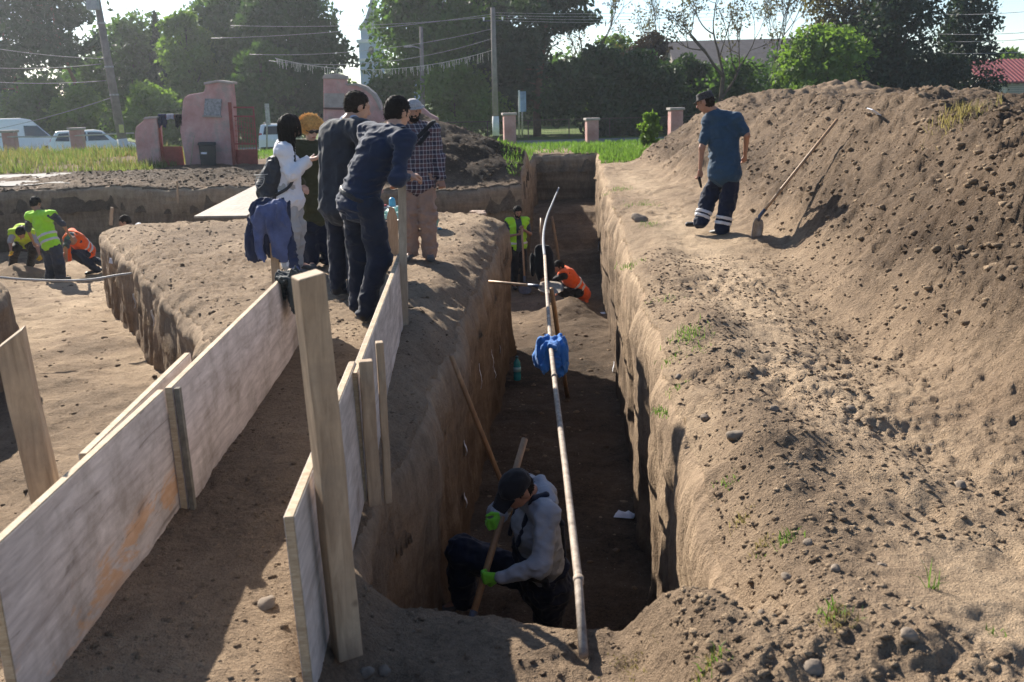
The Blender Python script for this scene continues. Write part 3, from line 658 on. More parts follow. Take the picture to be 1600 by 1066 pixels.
# boards bridging the cross trench
def flatboard(pts, th, label, mat):
    m = MB(pts[0]); m.prism([Vector(p) for p in pts], (0, 0, th)); return tag(m.build('plank_sheet', mat, None, bevel=.003), label, 'board')
M_SHEET = wood_mat('dusty_plywood', (.25, .205, .165), (.36, .305, .25), (.9, .1, .9), None, False)
flatboard([(-4.78, 15.15, .03), (-3.95, 15.05, .03), (-4.35, 20.5, .04), (-5.18, 20.6, .04)], .03, 'pale plywood sheet bridging the cross trench, next to the low spoil bank', M_SHEET)
flatboard([(-3.92, 15.1, .02), (-3.05, 15.0, .02), (-3.45, 20.3, .04), (-4.32, 20.4, .04)], .03, 'pale plywood sheet laid as a bridge, partly behind the woman with the backpack', M_SHEET)
# ---------------------------------------------------------------- pipe and hose
def pipe_mat():
    t = NT('muddy_plastic_pipe'); co = t.co(); f = t.noise(co, 14, 6, .7); c = t.ramp(f, [(.35, (.17, .13, .10)), (.55, (.34, .275, .215)), (.75, (.52, .45, .37))]); t.col(c); t.bump(t.noise(co, 50, 4), .3, .005); return t.set(.7, .3)
M_PIPE = pipe_mat()
pp = [gz(912, 1024, -.20), gz(903, 900, -.19), gz(884, 735, -.19), gz(872, 640, -.2), gz(861, 547, -.2), gz(857, 490, -.2), gz(854, 450, -.2), gz(851, 400, -.22)]
E = empty('water_pipe', pp[0], 'long straight muddy plastic pipe running above the trench floor', 'pipe')
MB(pp[0]).tube(pp, .0175, 12).build('tube', M_PIPE, E, True)
for (x, y) in ((904, 907), (866, 588)):
    c = gz(x, y, -.193); d = (pp[1]-pp[0]).normalized(); MB(pp[0]).tube([c-d*.02, c-d*.018, c+d*.018, c+d*.02], [.0175, .022, .022, .0175], 12).build('coupling', M_PIPE, E, True)
hp = [pp[-1], gz(849, 380, -.28), gz(850, 360, -.32), gz(855, 338, -.36), gz(863, 318, -.4), gz(873, 294, -.42)]
def smooth_path(p, n=6):
    o = []
    for i in range(len(p)-1):
        a, b, c, d = p[max(i-1, 0)], p[i], p[i+1], p[min(i+2, len(p)-1)]
        for k in range(n):
            t = k/n; o.append(.5*((2*b)+(c-a)*t+(2*a-5*b+4*c-d)*t*t+(3*b-a-3*c+d)*t**3))
    return o+[p[-1]]
hp = smooth_path([Vector(q) for q in hp])
tag(MB(hp[0]).tube(hp, .019, 8).build('water_hose', simple('grey_hose', (.16, .17, .19), .65, .2, 20, .5), None, True), 'bent grey hose going on from the pipe to the dark end wall', 'hose')
cb = smooth_path([dy(-30, 430, 11.2), dy(40, 437, 11.4), dy(130, 438, 11.6), dy(185, 430, 11.8), dy(215, 427, 11.9), dy(236, 431, 11.95)])
tag(MB(cb[0]).tube(cb, .014, 8).build('cable', simple('pale_cable', (.42, .40, .37), .5), None, True), 'pale cable slung across the left pit to the earth platform', 'cable')
# ---------------------------------------------------------------- sticks and shovels
def stick(a, b, r, label, name='wooden_stick', mat=None, cat='stick'):
    a = Vector(a); b = Vector(b); p = [a+(b-a)*i/6+Vector((random.uniform(-1, 1), random.uniform(-1, 1), 0))*r*.12 for i in range(7)]
    return tag(MB(a).tube(p, [r*1.03, r, r, r*.98, r*.97, r*.95, r*.85], 10).build(name, mat or M_STICK, None, True), label, cat)
stick((.05, 7.8, FZ(.05, 7.8)-.05), dy(705, 556, 7.0), .021, 'long brown tool handle leaning on the left trench wall behind the digging man', 'tool_handle', cat='handle')
stick((.70, 12.3, FZ(.7, 12.3)-.05), gz(861, 452, -.22), .028, 'brown pole propping the pipe under the blue jacket', 'prop_pole', cat='pole')
stick((.62, 19.6, FZ(.62, 19.6)-.05), dy(846, 341, 20.0), .035, 'brown pole beside the bent hose, under the black jacket', 'prop_pole', cat='pole')
stick((1.15, 22.0, FZ(1.15, 22)-.05), dy(862, 338, 22.2), .035, 'thin brown pole in the shade near the end wall', 'prop_pole', cat='pole')
def shovel(top, neck, tip, normal, w, label, hmat=M_STICK, bmat=M_STEEL, hr=.018, hl=None):
    top, neck, tip = Vector(top), Vector(neck), Vector(tip); d = (tip-neck).normalized(); n = Vector(normal); n = (n-d*n.dot(d)).normalized(); s = d.cross(n); L = (tip-neck).length
    E = empty('shovel', tip, label, 'shovel'); hd = (neck-top).normalized()
    MB(tip).tube([top, top+(neck-top)*.33, top+(neck-top)*.66, neck], [hr, hr*1.03, hr, hr*.95], 10).build('handle', hmat, E, True)
    MB(tip).tube([neck-hd*.10, neck, neck+d*.06], [hr*1.15, hr*1.25, hr*.7], 10).build('socket', M_STEELD, E, True)
    m = MB(tip); rows = 9; cols = 9; vs = []
    for side in (0, 1):
        for i in range(rows):
            t = i/(rows-1); ww = w*(.62+.38*min(1, t*5)) if t < .2 else w*(1 if t < .68 else math.sqrt(max(0.05, 1-((t-.68)/.34)**2)))
            for j in range(cols):
                q = (j/(cols-1)-.5); dish = -.028*(1-(2*q)**2)*min(1, t*3+.2)
                vs.append(neck+d*(.03+t*(L-.03))+s*q*ww+n*(dish+side*.004))
    fs = []
    for side in (0, 1):
        o = side*rows*cols
        for i in range(rows-1):
            for j in range(cols-1):
                a = o+i*cols+j; fs.append((a, a+1, a+cols+1, a+cols))
    N = rows*cols; ring = [j for j in range(cols)]+[i*cols+cols-1 for i in range(1, rows)]+[(rows-1)*cols+j for j in range(cols-2, -1, -1)]+[i*cols for i in range(rows-2, 0, -1)]
    for a, b in zip(ring, ring[1:]+ring[:1]): fs.append((a, b, b+N, a+N))
    m.add(vs, fs); m.build('blade', bmat, E, True); return E
shovel(dy(1308, 187, 12.0), dy(1187, 338, 11.55), dy(1180, 380, 11.45), (.6, -.8, .1), .19, 'shovel with long wooden handle standing against the tall spoil heap')
shovel(dy(764, 440, 10.7), dy(838, 447, 10.35), dy(880, 451, 10.3), (0, -.35, .95), .24, 'muddy shovel laid across the pipe over the trench', M_STICK, simple('earth_caked_steel', (.30, .25, .20), .9, .3, 20, .2, .5, 40), .016)
# ---------------------------------------------------------------- tags pinned to the walls, paper
M_TAG = simple('white_plastic_tag', (.72, .74, .80), .5, .06, 20)
def ftag(px_, py_, line, ln=.16, wd=.05, tilt=0.1, label='narrow white paper tag pinned to the trench wall', group='tags pinned along the trench walls', off=.0):
    v = ray(px_, py_)                       # meet the wall: x = line(y)
    lo, hi = 2., 40.
    for _ in range(50):
        mid = (lo+hi)/2; t = mid/v.y; x = v.x*t; f = x-line(mid); f0 = v.x*lo/v.y-line(lo); lo, hi = (mid, hi) if (f > 0) == (f0 > 0) else (lo, mid)
    p = dy(px_, py_, lo); nx = -1 if line is lineR else 1
    c = Vector((p.x+nx*(.075+off), p.y, p.z)); m = MB(c)
    n = 4; vs = []
    for i in range(n+1):
        t = i/n-.5
        for q in (-.5, .5):
            vs.append(c+Vector((nx*(.01+.012*math.sin(i*1.3)), q*wd+tilt*t*ln, t*ln)))
    for v_ in list(vs): vs.append(v_+Vector((nx*.0015, 0, 0)))
    k = 2*(n+1); fs = []
    for i in range(n): fs += [(2*i, 2*i+1, 2*i+3, 2*i+2), (2*i+k, 2*i+2+k, 2*i+3+k, 2*i+1+k), (2*i, 2*i+2, 2*i+2+k, 2*i+k), (2*i+1, 2*i+1+k, 2*i+3+k, 2*i+3)]
    fs += [(0, k, k+1, 1), (2*n, 2*n+1, 2*n+1+k, 2*n+k)]
    m.add(vs, fs); tag(m.build('finds_tag', M_TAG), label, 'tag', group)
for (a, b, l, s) in ((968, 575, .18, lineR), (966, 686, .15, lineR), (1051, 972, .20, lineR), (964, 597, .1, lineR), (941, 385, .25, lineR), (948, 422, .2, lineR)):
    ftag(a, b, s, l, label='white paper tag pinned to the sunlit right trench wall', group='tags on the right trench wall')
for (a, b, l) in ((770, 540, .2), (780, 536, .17), (758, 561, .2), (737, 588, .24), (711, 700, .12), (711, 782, .11), (762, 583, .12)):
    ftag(a, b, lineL, l, label='white paper tag pinned to the shaded left trench wall', group='tags on the left trench wall')
def lineP(y): return -2.5-(y-7.9)*.522
for (a, b, l) in ((222, 470, .16), (252, 497, .16)): ftag(a, b, lineP, l, label='white paper tag on the side of the earth platform above the left pit', group='tags on the platform side', off=-.17)
c = dy(190, 408, 13.2); tag(MB(c).box(c+Vector((-.07, -.05, 0)), (.15, .012, .07), Matrix.Rotation(.25, 3, 'Y')).build('name_card', M_TAG, None, bevel=.003), 'white card standing out from the corner of the earth platform', 'card')
p0 = gz(976, 815, -1.95); m = MB(p0); z0 = FZ(p0.x, p0.y)
vs = []; n = 7
for lay in (0, 1):
    for i in range(n):
        for j in range(5):
            u_, v_ = (i/(n-1)-.5)*.17, (j/4-.5)*.11; e = 0 if i in (0, n-1) or j in (0, 4) else 1
            vs.append((p0.x+u_+.3*v_, p0.y+v_*.9-.25*u_, z0+.03+lay*e*(.03+.012*math.sin(i*2.3+j*1.7))))
fs = []
for lay in (0, 1):
    for i in range(n-1):
        for j in range(4): a = lay*n*5+i*5+j; fs.append((a, a+1, a+6, a+5))
m.add(vs, fs); tag(m.build('finds_bag', M_TAG, None, True), 'small white finds bag lying on the dark trench floor', 'bag')
c = gz(950, 492, -2.15); tag(MB(c).box((c.x-.05, c.y, FZ(c.x, c.y)+.02), (.16, .09, .012), Matrix.Rotation(.3, 3, 'Z') @ Matrix.Rotation(.1, 3, 'X')).build('paper_slip', M_TAG, None, bevel=.003), 'white slip of paper on the floor at the foot of the sunlit wall', 'paper')
# bottle
b0 = gz(808, 577, -1.95); b0 = Vector((b0.x, b0.y, FZ(b0.x, b0.y)))
E = empty('water_bottle', b0, 'teal plastic water bottle standing on the trench floor', 'bottle')
t = NT('teal_plastic'); t.col((.05, .42, .46)); M_TEAL = t.set(.15, .5, Transmission_Weight=.35, IOR=1.4)
def lathe(m, c, prof, n=16):
    vs = []; fs = []
    for r, z in prof:
        for k in range(n): a = 2*math.pi*k/n; vs.append(Vector(c)+Vector((r*math.cos(a), r*math.sin(a), z)))
    for i in range(len(prof)-1):
        for k in range(n): fs.append((i*n+k, i*n+(k+1) % n, (i+1)*n+(k+1) % n, (i+1)*n+k))
    fs += [tuple(range(n))[::-1], tuple(range((len(prof)-1)*n, len(prof)*n))]; m.add(vs, fs); return m
lathe(MB(b0), b0, [(.045, 0), (.052, .01), (.052, .08), (.046, .095), (.052, .11), (.052, .20), (.046, .215), (.05, .23), (.046, .255), (.02, .30), (.02, .315)]).build('vessel', M_TEAL, E, True)
lathe(MB(b0), b0, [(.0235, .312), (.0235, .335), (.018, .34)]).build('cap', simple('dark_teal_cap', (.02, .10, .12), .4), E, True)
lathe(MB(b0), b0, [(.0535, .125), (.0535, .19)]).build('label', simple('pale_label', (.35, .6, .62), .6), E, True)
# ---------------------------------------------------------------- cloth things
M_NAVY = cloth('navy_cloth', (.030, .038, .075)); M_JBLUE = cloth('faded_blue_lining', (.085, .105, .21), .3); M_BLUE = cloth('bright_blue_cloth', (.035, .15, .42), .3); M_BLACK = cloth('black_cloth', (.012, .012, .015)); M_DGREY = cloth('dark_grey_cloth', (.045, .05, .048), .3)
def sheet(E, name, V, nr, nc, mat, close=False, th=.006):
    idx = np.arange(nr*nc).reshape(nr, nc); F = []
    for i in range(nr-1):
        for j in range(nc if close else nc-1): F.append((idx[i, j], idx[i, (j+1) % nc], idx[i+1, (j+1) % nc], idx[i+1, j]))
    me = np_mesh(name, V, np.array(F)); o = link(name, me, mat, E); md = o.modifiers.new('thickness', 'SOLIDIFY'); md.thickness = th; md.offset = 0; return o
def hang(E, name, mat, a0, a1, L, flare, nf, amp, seed, c=(0, 0, 0), r0=.035, sq=1.0):
    # cloth hung over a point: radial folds that deepen downwards; a0..a1 the side it covers (degrees)
    nr, nc = 26, 90; rs = np.random.RandomState(seed); ph = rs.rand(4)*6.28; V = []
    for i in range(nr):
        t = i/(nr-1)
        for j in range(nc):
            a = R(a0+(a1-a0)*j/(nc-1)); ll = L(math.degrees(a)) if callable(L) else L
            w = math.cos(nf*a+ph[0])*.6+math.cos(nf*1.7*a+ph[1]+t*1.5)*.4
            rr = r0*min(1, t*6)**.5+flare*t**.8*(1+amp*w*min(1, t*2.5))
            z = -ll*t**1.25+.012*math.cos(nf*2.3*a+ph[2]+5*t)
            V.append((c[0]+rr*math.cos(a), c[1]+rr*sq*math.sin(a), c[2]+z))
    return sheet(E, name, V, nr, nc, mat)
def lobes(E, name, mat, c, ls, folds, seed=0, k=.02, vox=.009):
    c = np.array(c); ax = (V3(1, 0, 0), V3(0, 1, 0), V3(0, 0, 1)); return sdf_obj(name, [('e', c+V3(*p), ax, r_) for p, r_ in ls], mat, c, E, vox=vox, k=k, folds=folds, seed=seed)
jn = (-1.82, 7.68, .93); E = empty('jacket', jn, 'navy jacket with faded blue lining hung over a timber post', 'jacket')
lobes(E, 'shell', M_NAVY, jn, [((-.02, .03, -.02), (.10, .05, .05)), ((-.09, .03, -.20), (.085, .06, .19)), ((0, .05, -.2), (.11, .045, .2)), ((.08, .03, -.19), (.06, .05, .19)), ((-.155, .02, -.29), (.065, .045, .10))], [(.022, 8, 3), (.010, 20, 8)], 3)
lobes(E, 'lining', M_JBLUE, jn, [((.0, -.02, .0), (.10, .06, .045)), ((-.03, -.045, -.10), (.10, .045, .11)), ((-.075, -.055, -.21), (.042, .035, .15)), ((-.01, -.05, -.17), (.035, .035, .12)), ((.055, -.055, -.22), (.05, .035, .17)), ((.10, -.03, -.15), (.035, .04, .12))], [(.020, 9, 3), (.010, 22, 8)], 5)
sdf_obj('sleeve', [('c', V3(-1.70, 7.66, .68), V3(-1.665, 7.63, .46), .04, .036)], M_NAVY, V3(*jn), E, vox=.009, folds=[(.010, 14, 26)])
sdf_obj('cuff', [('c', V3(-1.665, 7.63, .45), V3(-1.66, 7.62, .40), .041, .043)], M_JBLUE, V3(*jn), E, vox=.009)
jb = gz(862, 538, -.2); E = empty('jacket', jb, 'bright blue jacket bundled over the pipe', 'jacket')
def saddle(E, name, mat, wx, wl, wr, seed, amp=.02, nc=46, zt=.035, taper=.75, bulge=.03):
    # cloth folded over a rail that runs along y: left side wl long, right side wr long
    nr = 44; V = []; rs = np.random.RandomState(seed); ph = rs.rand(6)*6.28
    for i in range(nr):
        s_ = -wl+(wl+wr)*i/(nr-1)
        for j in range(nc):
            q = (j/(nc-1)-.5)*2; y_ = q*wx*(taper+(1-taper)*abs(s_)/max(wl, wr)+.10*math.sin(3*q+ph[0]))
            k = min(1, abs(s_)/.12); f = amp*k*(math.sin(9*q+ph[1]+s_*6)+.6*math.sin(17*q+ph[2]-s_*9))+.006*math.sin(40*s_+5*q+ph[3])
            if abs(s_) < .045: x_, z_ = s_*.8, zt-(s_/.045)**2*.02
            else: x_, z_ = math.copysign(.036+bulge*math.sin(min(1, (abs(s_)-.045)/.25)*2.6)+f, s_), zt-.02-(abs(s_)-.045)*(1+.12*math.sin(4*q+ph[4]))
            V.append((x_, y_, z_))
    return sheet(E, name, V, nr, nc, mat)
lobes(E, 'cloth', M_BLUE, jb, [((0, 0, .01), (.05, .15, .035)), ((-.065, .02, -.085), (.050, .13, .125)), ((.07, 0, -.10), (.050, .14, .13)), ((-.09, .05, -.13), (.05, .07, .06)), ((.02, .09, -.09), (.09, .05, .11))], [(.016, 9, 4), (.008, 22, 9)], 3)
lobes(E, 'sleeve', M_BLUE, jb, [((.035, -.10, -.06), (.03, .04, .10)), ((.05, -.10, -.15), (.032, .035, .07))], [(.008, 20, 24)], 4)
jk = dy(849, 388, 13.4); E = empty('jacket', jk, 'black jacket hanging from the pole where the hose begins', 'jacket')
lobes(E, 'shell', M_BLACK, jk, [((0, 0, -.02), (.10, .06, .06)), ((-.05, 0, -.20), (.09, .07, .22)), ((.07, 0, -.22), (.08, .07, .22))], [(.010, 6, 2.5), (.004, 14, 6)], 5, vox=.013)
lobes(E, 'sleeve', M_BLACK, jk, [((-.15, 0, -.22), (.04, .045, .16))], [(.005, 12, 14)], 6, vox=.013)
tw = Vector((-1.50, 6.62, G(-1.5, 6.75)+.535)); E = empty('cloth_rag', tw, 'dark grey rag folded over the top edge of the pinkish panel', 'rag')
lobes(E, 'cloth', M_DGREY, tw, [((0, 0, .015), (.045, .16, .028)), ((.055, -.06, -.07), (.03, .09, .10)), ((.055, .07, -.09), (.03, .075, .11)), ((-.05, .02, -.05), (.03, .12, .08)), ((.07, -.02, -.12), (.03, .06, .07))], [(.016, 12, 6), (.008, 28, 20)], 7, vox=.008)
# ---------------------------------------------------------------- bags, tub and bucket behind the man in plaid
def P0(x, y): q = gz(x, y, 0); return Vector((q.x, q.y, G(q.x, q.y)))
q = P0(609, 376); E = empty('bucket', q, 'dark plastic bucket of finds beside the mint green sack', 'bucket')
lathe(MB(q), q, [(.10, 0), (.125, .26), (.135, .26), (.135, .28), (.12, .28), (.10, .22), (.001, .22)], 20).build('vessel', simple('dark_plastic', (.022, .025, .03), .45), E, True)
sdf_obj('contents', [('e', np.array(q)+V3(.03*i-.04, .02*(i % 2), .24), (V3(1, 0, 0), V3(0, 1, 0), V3(0, 0, 1)), (.045, .045, .035)) for i in range(4)], simple('potsherds', (.30, .20, .14), .9, .3, 30), np.array(q), E, vox=.012, k=.01)
M_MINT = cloth('mint_plastic_weave', (.36, .60, .50), .2, .4, .5); M_GREEN = cloth('green_plastic_weave', (.16, .33, .26), .2, .4, .5)
q = np.array(P0(617, 352))+V3(0, .1, 0); E = empty('sack', q, 'mint green plastic sack lying half open beside the bucket', 'sack')
sdf_obj('bag', [('e', q+V3(0, 0, .10), (V3(1, 0, 0), V3(0, 1, 0), V3(0, 0, 1)), (.22, .20, .13)), ('c', q+V3(-.1, 0, .15), q+V3(.05, .05, .24), .06, .03)], M_MINT, q, E, vox=.014, folds=[(.03, 7, 9), (.014, 18, 18)])
sdf_obj('mouth_fold', [('c', q+V3(-.12, -.12, .2), q+V3(.06, -.14, .19), .02, .02)], M_MINT, q, E, vox=.012, folds=[(.01, 16, 16)])
q = np.array(P0(676, 360))+V3(0, .1, 0); E = empty('sack', q, 'upright green plastic sack at the legs of the man in plaid', 'sack')
sdf_obj('bag', [('c', q+V3(-.06, 0, .10), q+V3(-.07, 0, .26), .115, .08), ('c', q+V3(-.07, 0, .26), q+V3(-.05, .02, .36), .06, .02)], M_GREEN, q, E, vox=.012, folds=[(.022, 8, 8), (.012, 20, 20)])
sdf_obj('loose_flap', [('t', q+V3(-.03, -.16, .015), q+V3(.11, -.14, .012), V3(0, 1, 0), (.10, .016), (.04, .012))], cloth('blue_green_film', (.10, .27, .30), .2, .4, .4), q, E, vox=.009, folds=[(.008, 14, 14)])
q = P0(604, 330); E = empty('tub', q, 'shallow grey tub with small coloured things, behind the leaning man', 'tub')
m = MB(q); m.prism([q+Vector(v) for v in ((-.18, -.12, 0), (.18, -.12, 0), (.18, .12, 0), (-.18, .12, 0))], (0, 0, .13)); m.build('box', simple('grey_tub', (.16, .17, .20), .5), E, bevel=.02)
sdf_obj('blue_cup', [('c', np.array(q)+V3(.10, -.03, .15), np.array(q)+V3(.10, -.03, .22), .055, .05)], simple('sky_blue_plastic', (.10, .42, .62), .4), np.array(q), E, vox=.009)
sdf_obj('red_lid', [('t', np.array(q)+V3(-.08, -.02, .14), np.array(q)+V3(0, -.02, .145), V3(0, 1, 0), (.05, .018), (.05, .018))], simple('red_plastic', (.42, .06, .06), .4), np.array(q), E, vox=.008)
a = Vector((-1.28, 10.9, G(-1.28, 10.9))); m = MB(a); m.prism([a+Vector((x, 0, z)) for x, z in ((-.055, -.05), (.055, -.05), (.06, .42), (.03, .52), (-.02, .54), (-.055, .42))], (0, .03, .0)); tag(m.build('board', M_POSTG, None, bevel=.004), 'short upright wooden board between the leaning man and the man in plaid', 'board')
# flat bricks on the platform edge
M_BRICK = simple('old_brick', (.40, .29, .22), .9, .25, 25, .2, .5, 40)
for i, (x, y, s, a) in enumerate(((733, 330, (.26, .14, .06), .2), (746, 325, (.24, .13, .06), -.3), (752, 330, (.14, .12, .05), .6))):
    q = P0(x, y); tag(MB(q).box(q+Vector((0, 0, .02)), s, Matrix.Rotation(a, 3, 'Z') @ Matrix.Rotation(.08*i, 3, 'X')).build('old_brick', M_BRICK, None, bevel=.012), 'pale old brick lying on the back edge of the earth platform', 'brick', 'bricks on the platform edge')
# ================================================================ people
M_STRIP = simple('reflective_tape', (.62, .60, .60), .35, .08, 20); M_HIVIS = cloth('hi_vis_yellow', (.40, .78, .035), .1, .2); M_HIVIS2 = cloth('hi_vis_lemon', (.55, .74, .04), .1, .2); M_ORANGE = cloth('hi_vis_orange', (.85, .12, .02), .12, .2)
M_SHOE = cloth('dark_leather', (.022, .020, .020), .2, .2, .5); M_SHOEG = cloth('grey_shoe', (.10, .095, .09), .25); M_JEANS = cloth('dark_navy_denim', (.017, .022, .038), .25); M_SHIRTN = cloth('navy_shirt', (.016, .026, .056), .2); M_SUIT = cloth('blue_grey_suit', (.032, .037, .048), .2)
M_WHITE = cloth('white_cotton', (.72, .72, .76), .05); M_GREYT = cloth('light_grey_jersey', (.42, .41, .40), .08); M_OLIVE = cloth('olive_coat', (.050, .052, .026), .2); M_KHAKI = cloth('khaki_pink_trousers', (.30, .20, .155), .15); M_TEE = cloth('petrol_blue_tee', (.028, .062, .105), .2); M_WORKB = cloth('navy_work_trousers', (.014, .019, .038), .25)
M_GREYSH = cloth('grey_sweatshirt', (.33, .36, .41), .12); M_CAPG = cloth('camouflage_cap', (.055, .05, .05), .5, .3, .9, 40); M_GLOVE = cloth('lime_glove', (.19, .62, .05), .15); M_GLOVEY = cloth('yellow_glove', (.70, .42, .03), .15); M_HAT = cloth('grey_check_hat', (.36, .34, .34), .25, .3, .9, 60); M_DTEE = cloth('dark_grey_tee', (.05, .055, .07)); M_TEAL2 = cloth('teal_cap_cloth', (.06, .11, .13))

# ---- the man digging in the trench
J = stand((.12, 5.9, FZ(.1, 5.9)), 180, 1.76)
J.update(px(dict(head=(807, 766, 5.52), neck=(829, 770, 5.70), chest=(838, 826, 5.72), pel=(851, 905, 5.92), shL=(854, 806, 5.52), elL=(845, 886, 5.36), wrL=(779, 902, 5.40), shR=(820, 762, 5.93), elR=(776, 800, 6.02), wrR=(781, 806, 5.72),
    hipL=(858, 915, 5.83), knL=(852, 985, 5.85), hipR=(836, 905, 6.05), knR=(722, 862, 6.1))))
J['anL'] = V3(.18, 6.0, FZ(.18, 6)+.10); J['knL'] = V3(.20, 5.84, J['anL'][2]+.43); J['anR'] = np.array(dy(722, 935, 6.15)); J['toR'] = J['anR']+V3(-.12, -.08, -.05); J['toL'] = J['anL']+V3(-.13, -.06, -.06)
J['face'] = unit(V3(-.62, -.42, -.66)); J['hup'] = V3(-.35, -.5, .8); J['fwd'] = V3(-1, -.2, 0)
tool_top, tool_bot = dy(820, 686, 6.05), dy(737, 968, 5.30); tdir = unit(np.array(tool_bot)-np.array(tool_top))
for k, sgn in (('L', 1), ('R', 1)):
    J['hd'+k] = unit(V3(-.9, .1, -.1)) if k == 'L' else unit(V3(-.35, -.75, -.2)); J['cu'+k] = 1.05; J['hn'+k] = V3(0, .9, 0) if k == 'L' else V3(-.8, .3, -.1)
person(J, 'man in navy overalls and black cap bending to dig in the trench', M_SKIND, gloves=M_GLOVE)
sw = top(J, 'sweatshirt', M_GREYSH, .022, .97, .02, folds=[(.006, 5, 8), (.007, 12, 22)], seed=3)
wear(J, 'hood', [('c', J['neck']+V3(.06, .10, .02), J['neck']+V3(.10, -.10, -.02), .05, .05), ('c', J['neck']+V3(.10, .02, -.02), J['chest']+V3(.10, .02, .06), .06, .05)], M_GREYSH, parent=sw, folds=FOLD)
up = unit(J['chest']-J['pel']); side = unit(J['shR']-J['shL']); fwd = unit(np.cross(up, side))
ov = wear(J, 'overalls', legs(J, .018, .98, .02)+torso(J, .048, .05)[:2], M_WORKB, folds=[(.012, 8, 10), (.006, 22, 24)], seed=7,
     post=lambda D, X, Y, Z: np.maximum(D, np.where(((X-J['pel'][0])*fwd[0]+(Y-J['pel'][1])*fwd[1]+(Z-J['pel'][2])*fwd[2]) > .02, ((X-J['pel'][0])*up[0]+(Y-J['pel'][1])*up[1]+(Z-J['pel'][2])*up[2])-.36, ((X-J['pel'][0])*up[0]+(Y-J['pel'][1])*up[1]+(Z-J['pel'][2])*up[2])-.15)))
for k, g in (('L', -1), ('R', 1)):
    st = [J['chest']+fwd*.155+side*g*.08-up*.02, J['neck']*.5+J['sh'+k]*.5+up*.07+fwd*.03, J['neck']*.5+J['sh'+k]*.5+up*.055-fwd*.06, J['chest']-fwd*.155+side*g*.05, J['pel']-fwd*.155+up*.16]
    wear(J, 'shoulder_strap', [('t', p_, q_, side, (.024, .014), (.024, .014)) for p_, q_ in zip(st, st[1:])], M_WORKB, parent=ov, vox=.008, k=.015)
cap(J, M_BLACK, .095); hair_short(J, M_HAIRB, .002); shoes(J, M_SHOEG)
E = empty('digging_tool', tool_bot, 'wooden handled tool held by the digging man in lime gloves', 'tool')
MB(tool_bot).tube([tool_top, Vector(tool_top).lerp(tool_bot, .5), tool_bot], [.0215, .021, .021], 12).build('handle', M_STICK, E, True)
tb = Vector(tool_bot); td = Vector(tdir); ts = Vector((0, 1, 0)).cross(td).normalized()
MB(tool_bot).tube([tb-td*.05, tb+td*.08], [.025, .022], 10).build('socket', M_STEELD, E, True); MB(tool_bot).box(tb+td*.2, (.16, .006, .26), Matrix((ts, td.cross(ts)*-1, td)).transposed()).build('blade', M_STEELD, E, bevel=.002)

# ---- the group on the platform
# man leaning on the post
J = stand((-1.12, 7.72, G(-1.12, 7.72)), 70, 1.80)
J.update(px(dict(head=(622, 176, 7.82), neck=(616, 203, 7.72), chest=(588, 240, 7.76), pel=(562, 308, 7.78), shL=(574, 209, 7.95), shR=(632, 217, 7.55), elR=(621, 279, 7.45), wrR=(634, 277, 7.56), elL=(606, 272, 8.12), wrL=(630, 272, 7.80),
    hipL=(553, 322, 7.88), hipR=(575, 325, 7.70), knL=(563, 400, 7.98), knR=(594, 400, 7.74), anL=(560, 470, 7.95), anR=(570, 484, 7.66))))
for k in 'LR': J['to'+k] = J['an'+k]+V3(.05, .14, -.045); z = G(J['an'+k][0], J['an'+k][1]); J['an'+k][2] = z+.085; J['to'+k][2] = z+.035
J['face'] = unit(V3(.62, .70, -.30)); J['hup'] = V3(.25, .1, 1); J['fwd'] = V3(.6, .8, 0); J['hdR'] = unit(V3(.6, .3, .05)); J['hdL'] = unit(V3(.45, -.75, .15)); J['cuL'] = J['cuR'] = .7; J['hnR'] = J['hnL'] = V3(0, 0, -1); J['w'] = 1.08
person(J, 'man in navy shirt and dark jeans leaning on the slim grey post', M_SKIN)
top(J, 'shirt', M_SHIRTN, .018, .97, .045, folds=[(.010, 4, 13), (.006, 11, 30)], seed=4); trousers(J, M_JEANS, .016, 1.0, .010, [(.009, 6, 8), (.006, 14, 28)])
wear(J, 'belt', torso(J, .030, .06)[:1], M_SHOE, post=lambda D, X, Y, Z, c=J['pel']+.0*J['pel'], u=unit(J['chest']-J['pel']): np.maximum(D, np.abs((X-c[0])*u[0]+(Y-c[1])*u[1]+(Z-c[2])*u[2]-.005)-.02))
hair_short(J, M_HAIRB, .006); shoes(J, M_SHOE); wear(J, 'collar', [('c', J['neck']+V3(-.04, .05, .0), J['neck']+V3(.05, -.03, -.01), .055, .055)], M_SHIRTN)
# man in the suit jacket
J = stand((-1.43, 8.62, G(-1.43, 8.62)), 58, 1.83); J['head'] = np.array(dy(559, 167, 8.62)); J['neck'] = np.array(dy(545, 190, 8.55)); J['face'] = unit(V3(.85, .45, -.35)); J['w'] = 1.05
J.update(px(dict(shL=(519, 205, 8.72), shR=(566, 203, 8.42), elL=(513, 262, 8.80), wrL=(535, 288, 8.95), elR=(577, 262, 8.45), wrR=(585, 290, 8.7))))
person(J, 'dark haired man in blue grey suit jacket, back half turned', M_SKIN)
top(J, 'suit_jacket', M_SUIT, .022, .95, .20, .015, folds=[(.010, 6, 3), (.005, 14, 12)], seed=6); trousers(J, M_JEANS, .010, 1.0, .012); hair_short(J, M_HAIRD, .008); shoes(J, M_SHOE)
wear(J, 'shirt_collar', [('c', J['neck']+V3(-.03, .04, .0), J['neck']+V3(.04, -.01, .0), .056, .056)], cloth('pale_blue_collar', (.35, .40, .5)))
wear(J, 'jacket_collar', [('c', J['neck']+V3(-.05, .04, -.03), J['neck']+V3(.01, -.04, -.03), .056, .056)], M_SUIT)
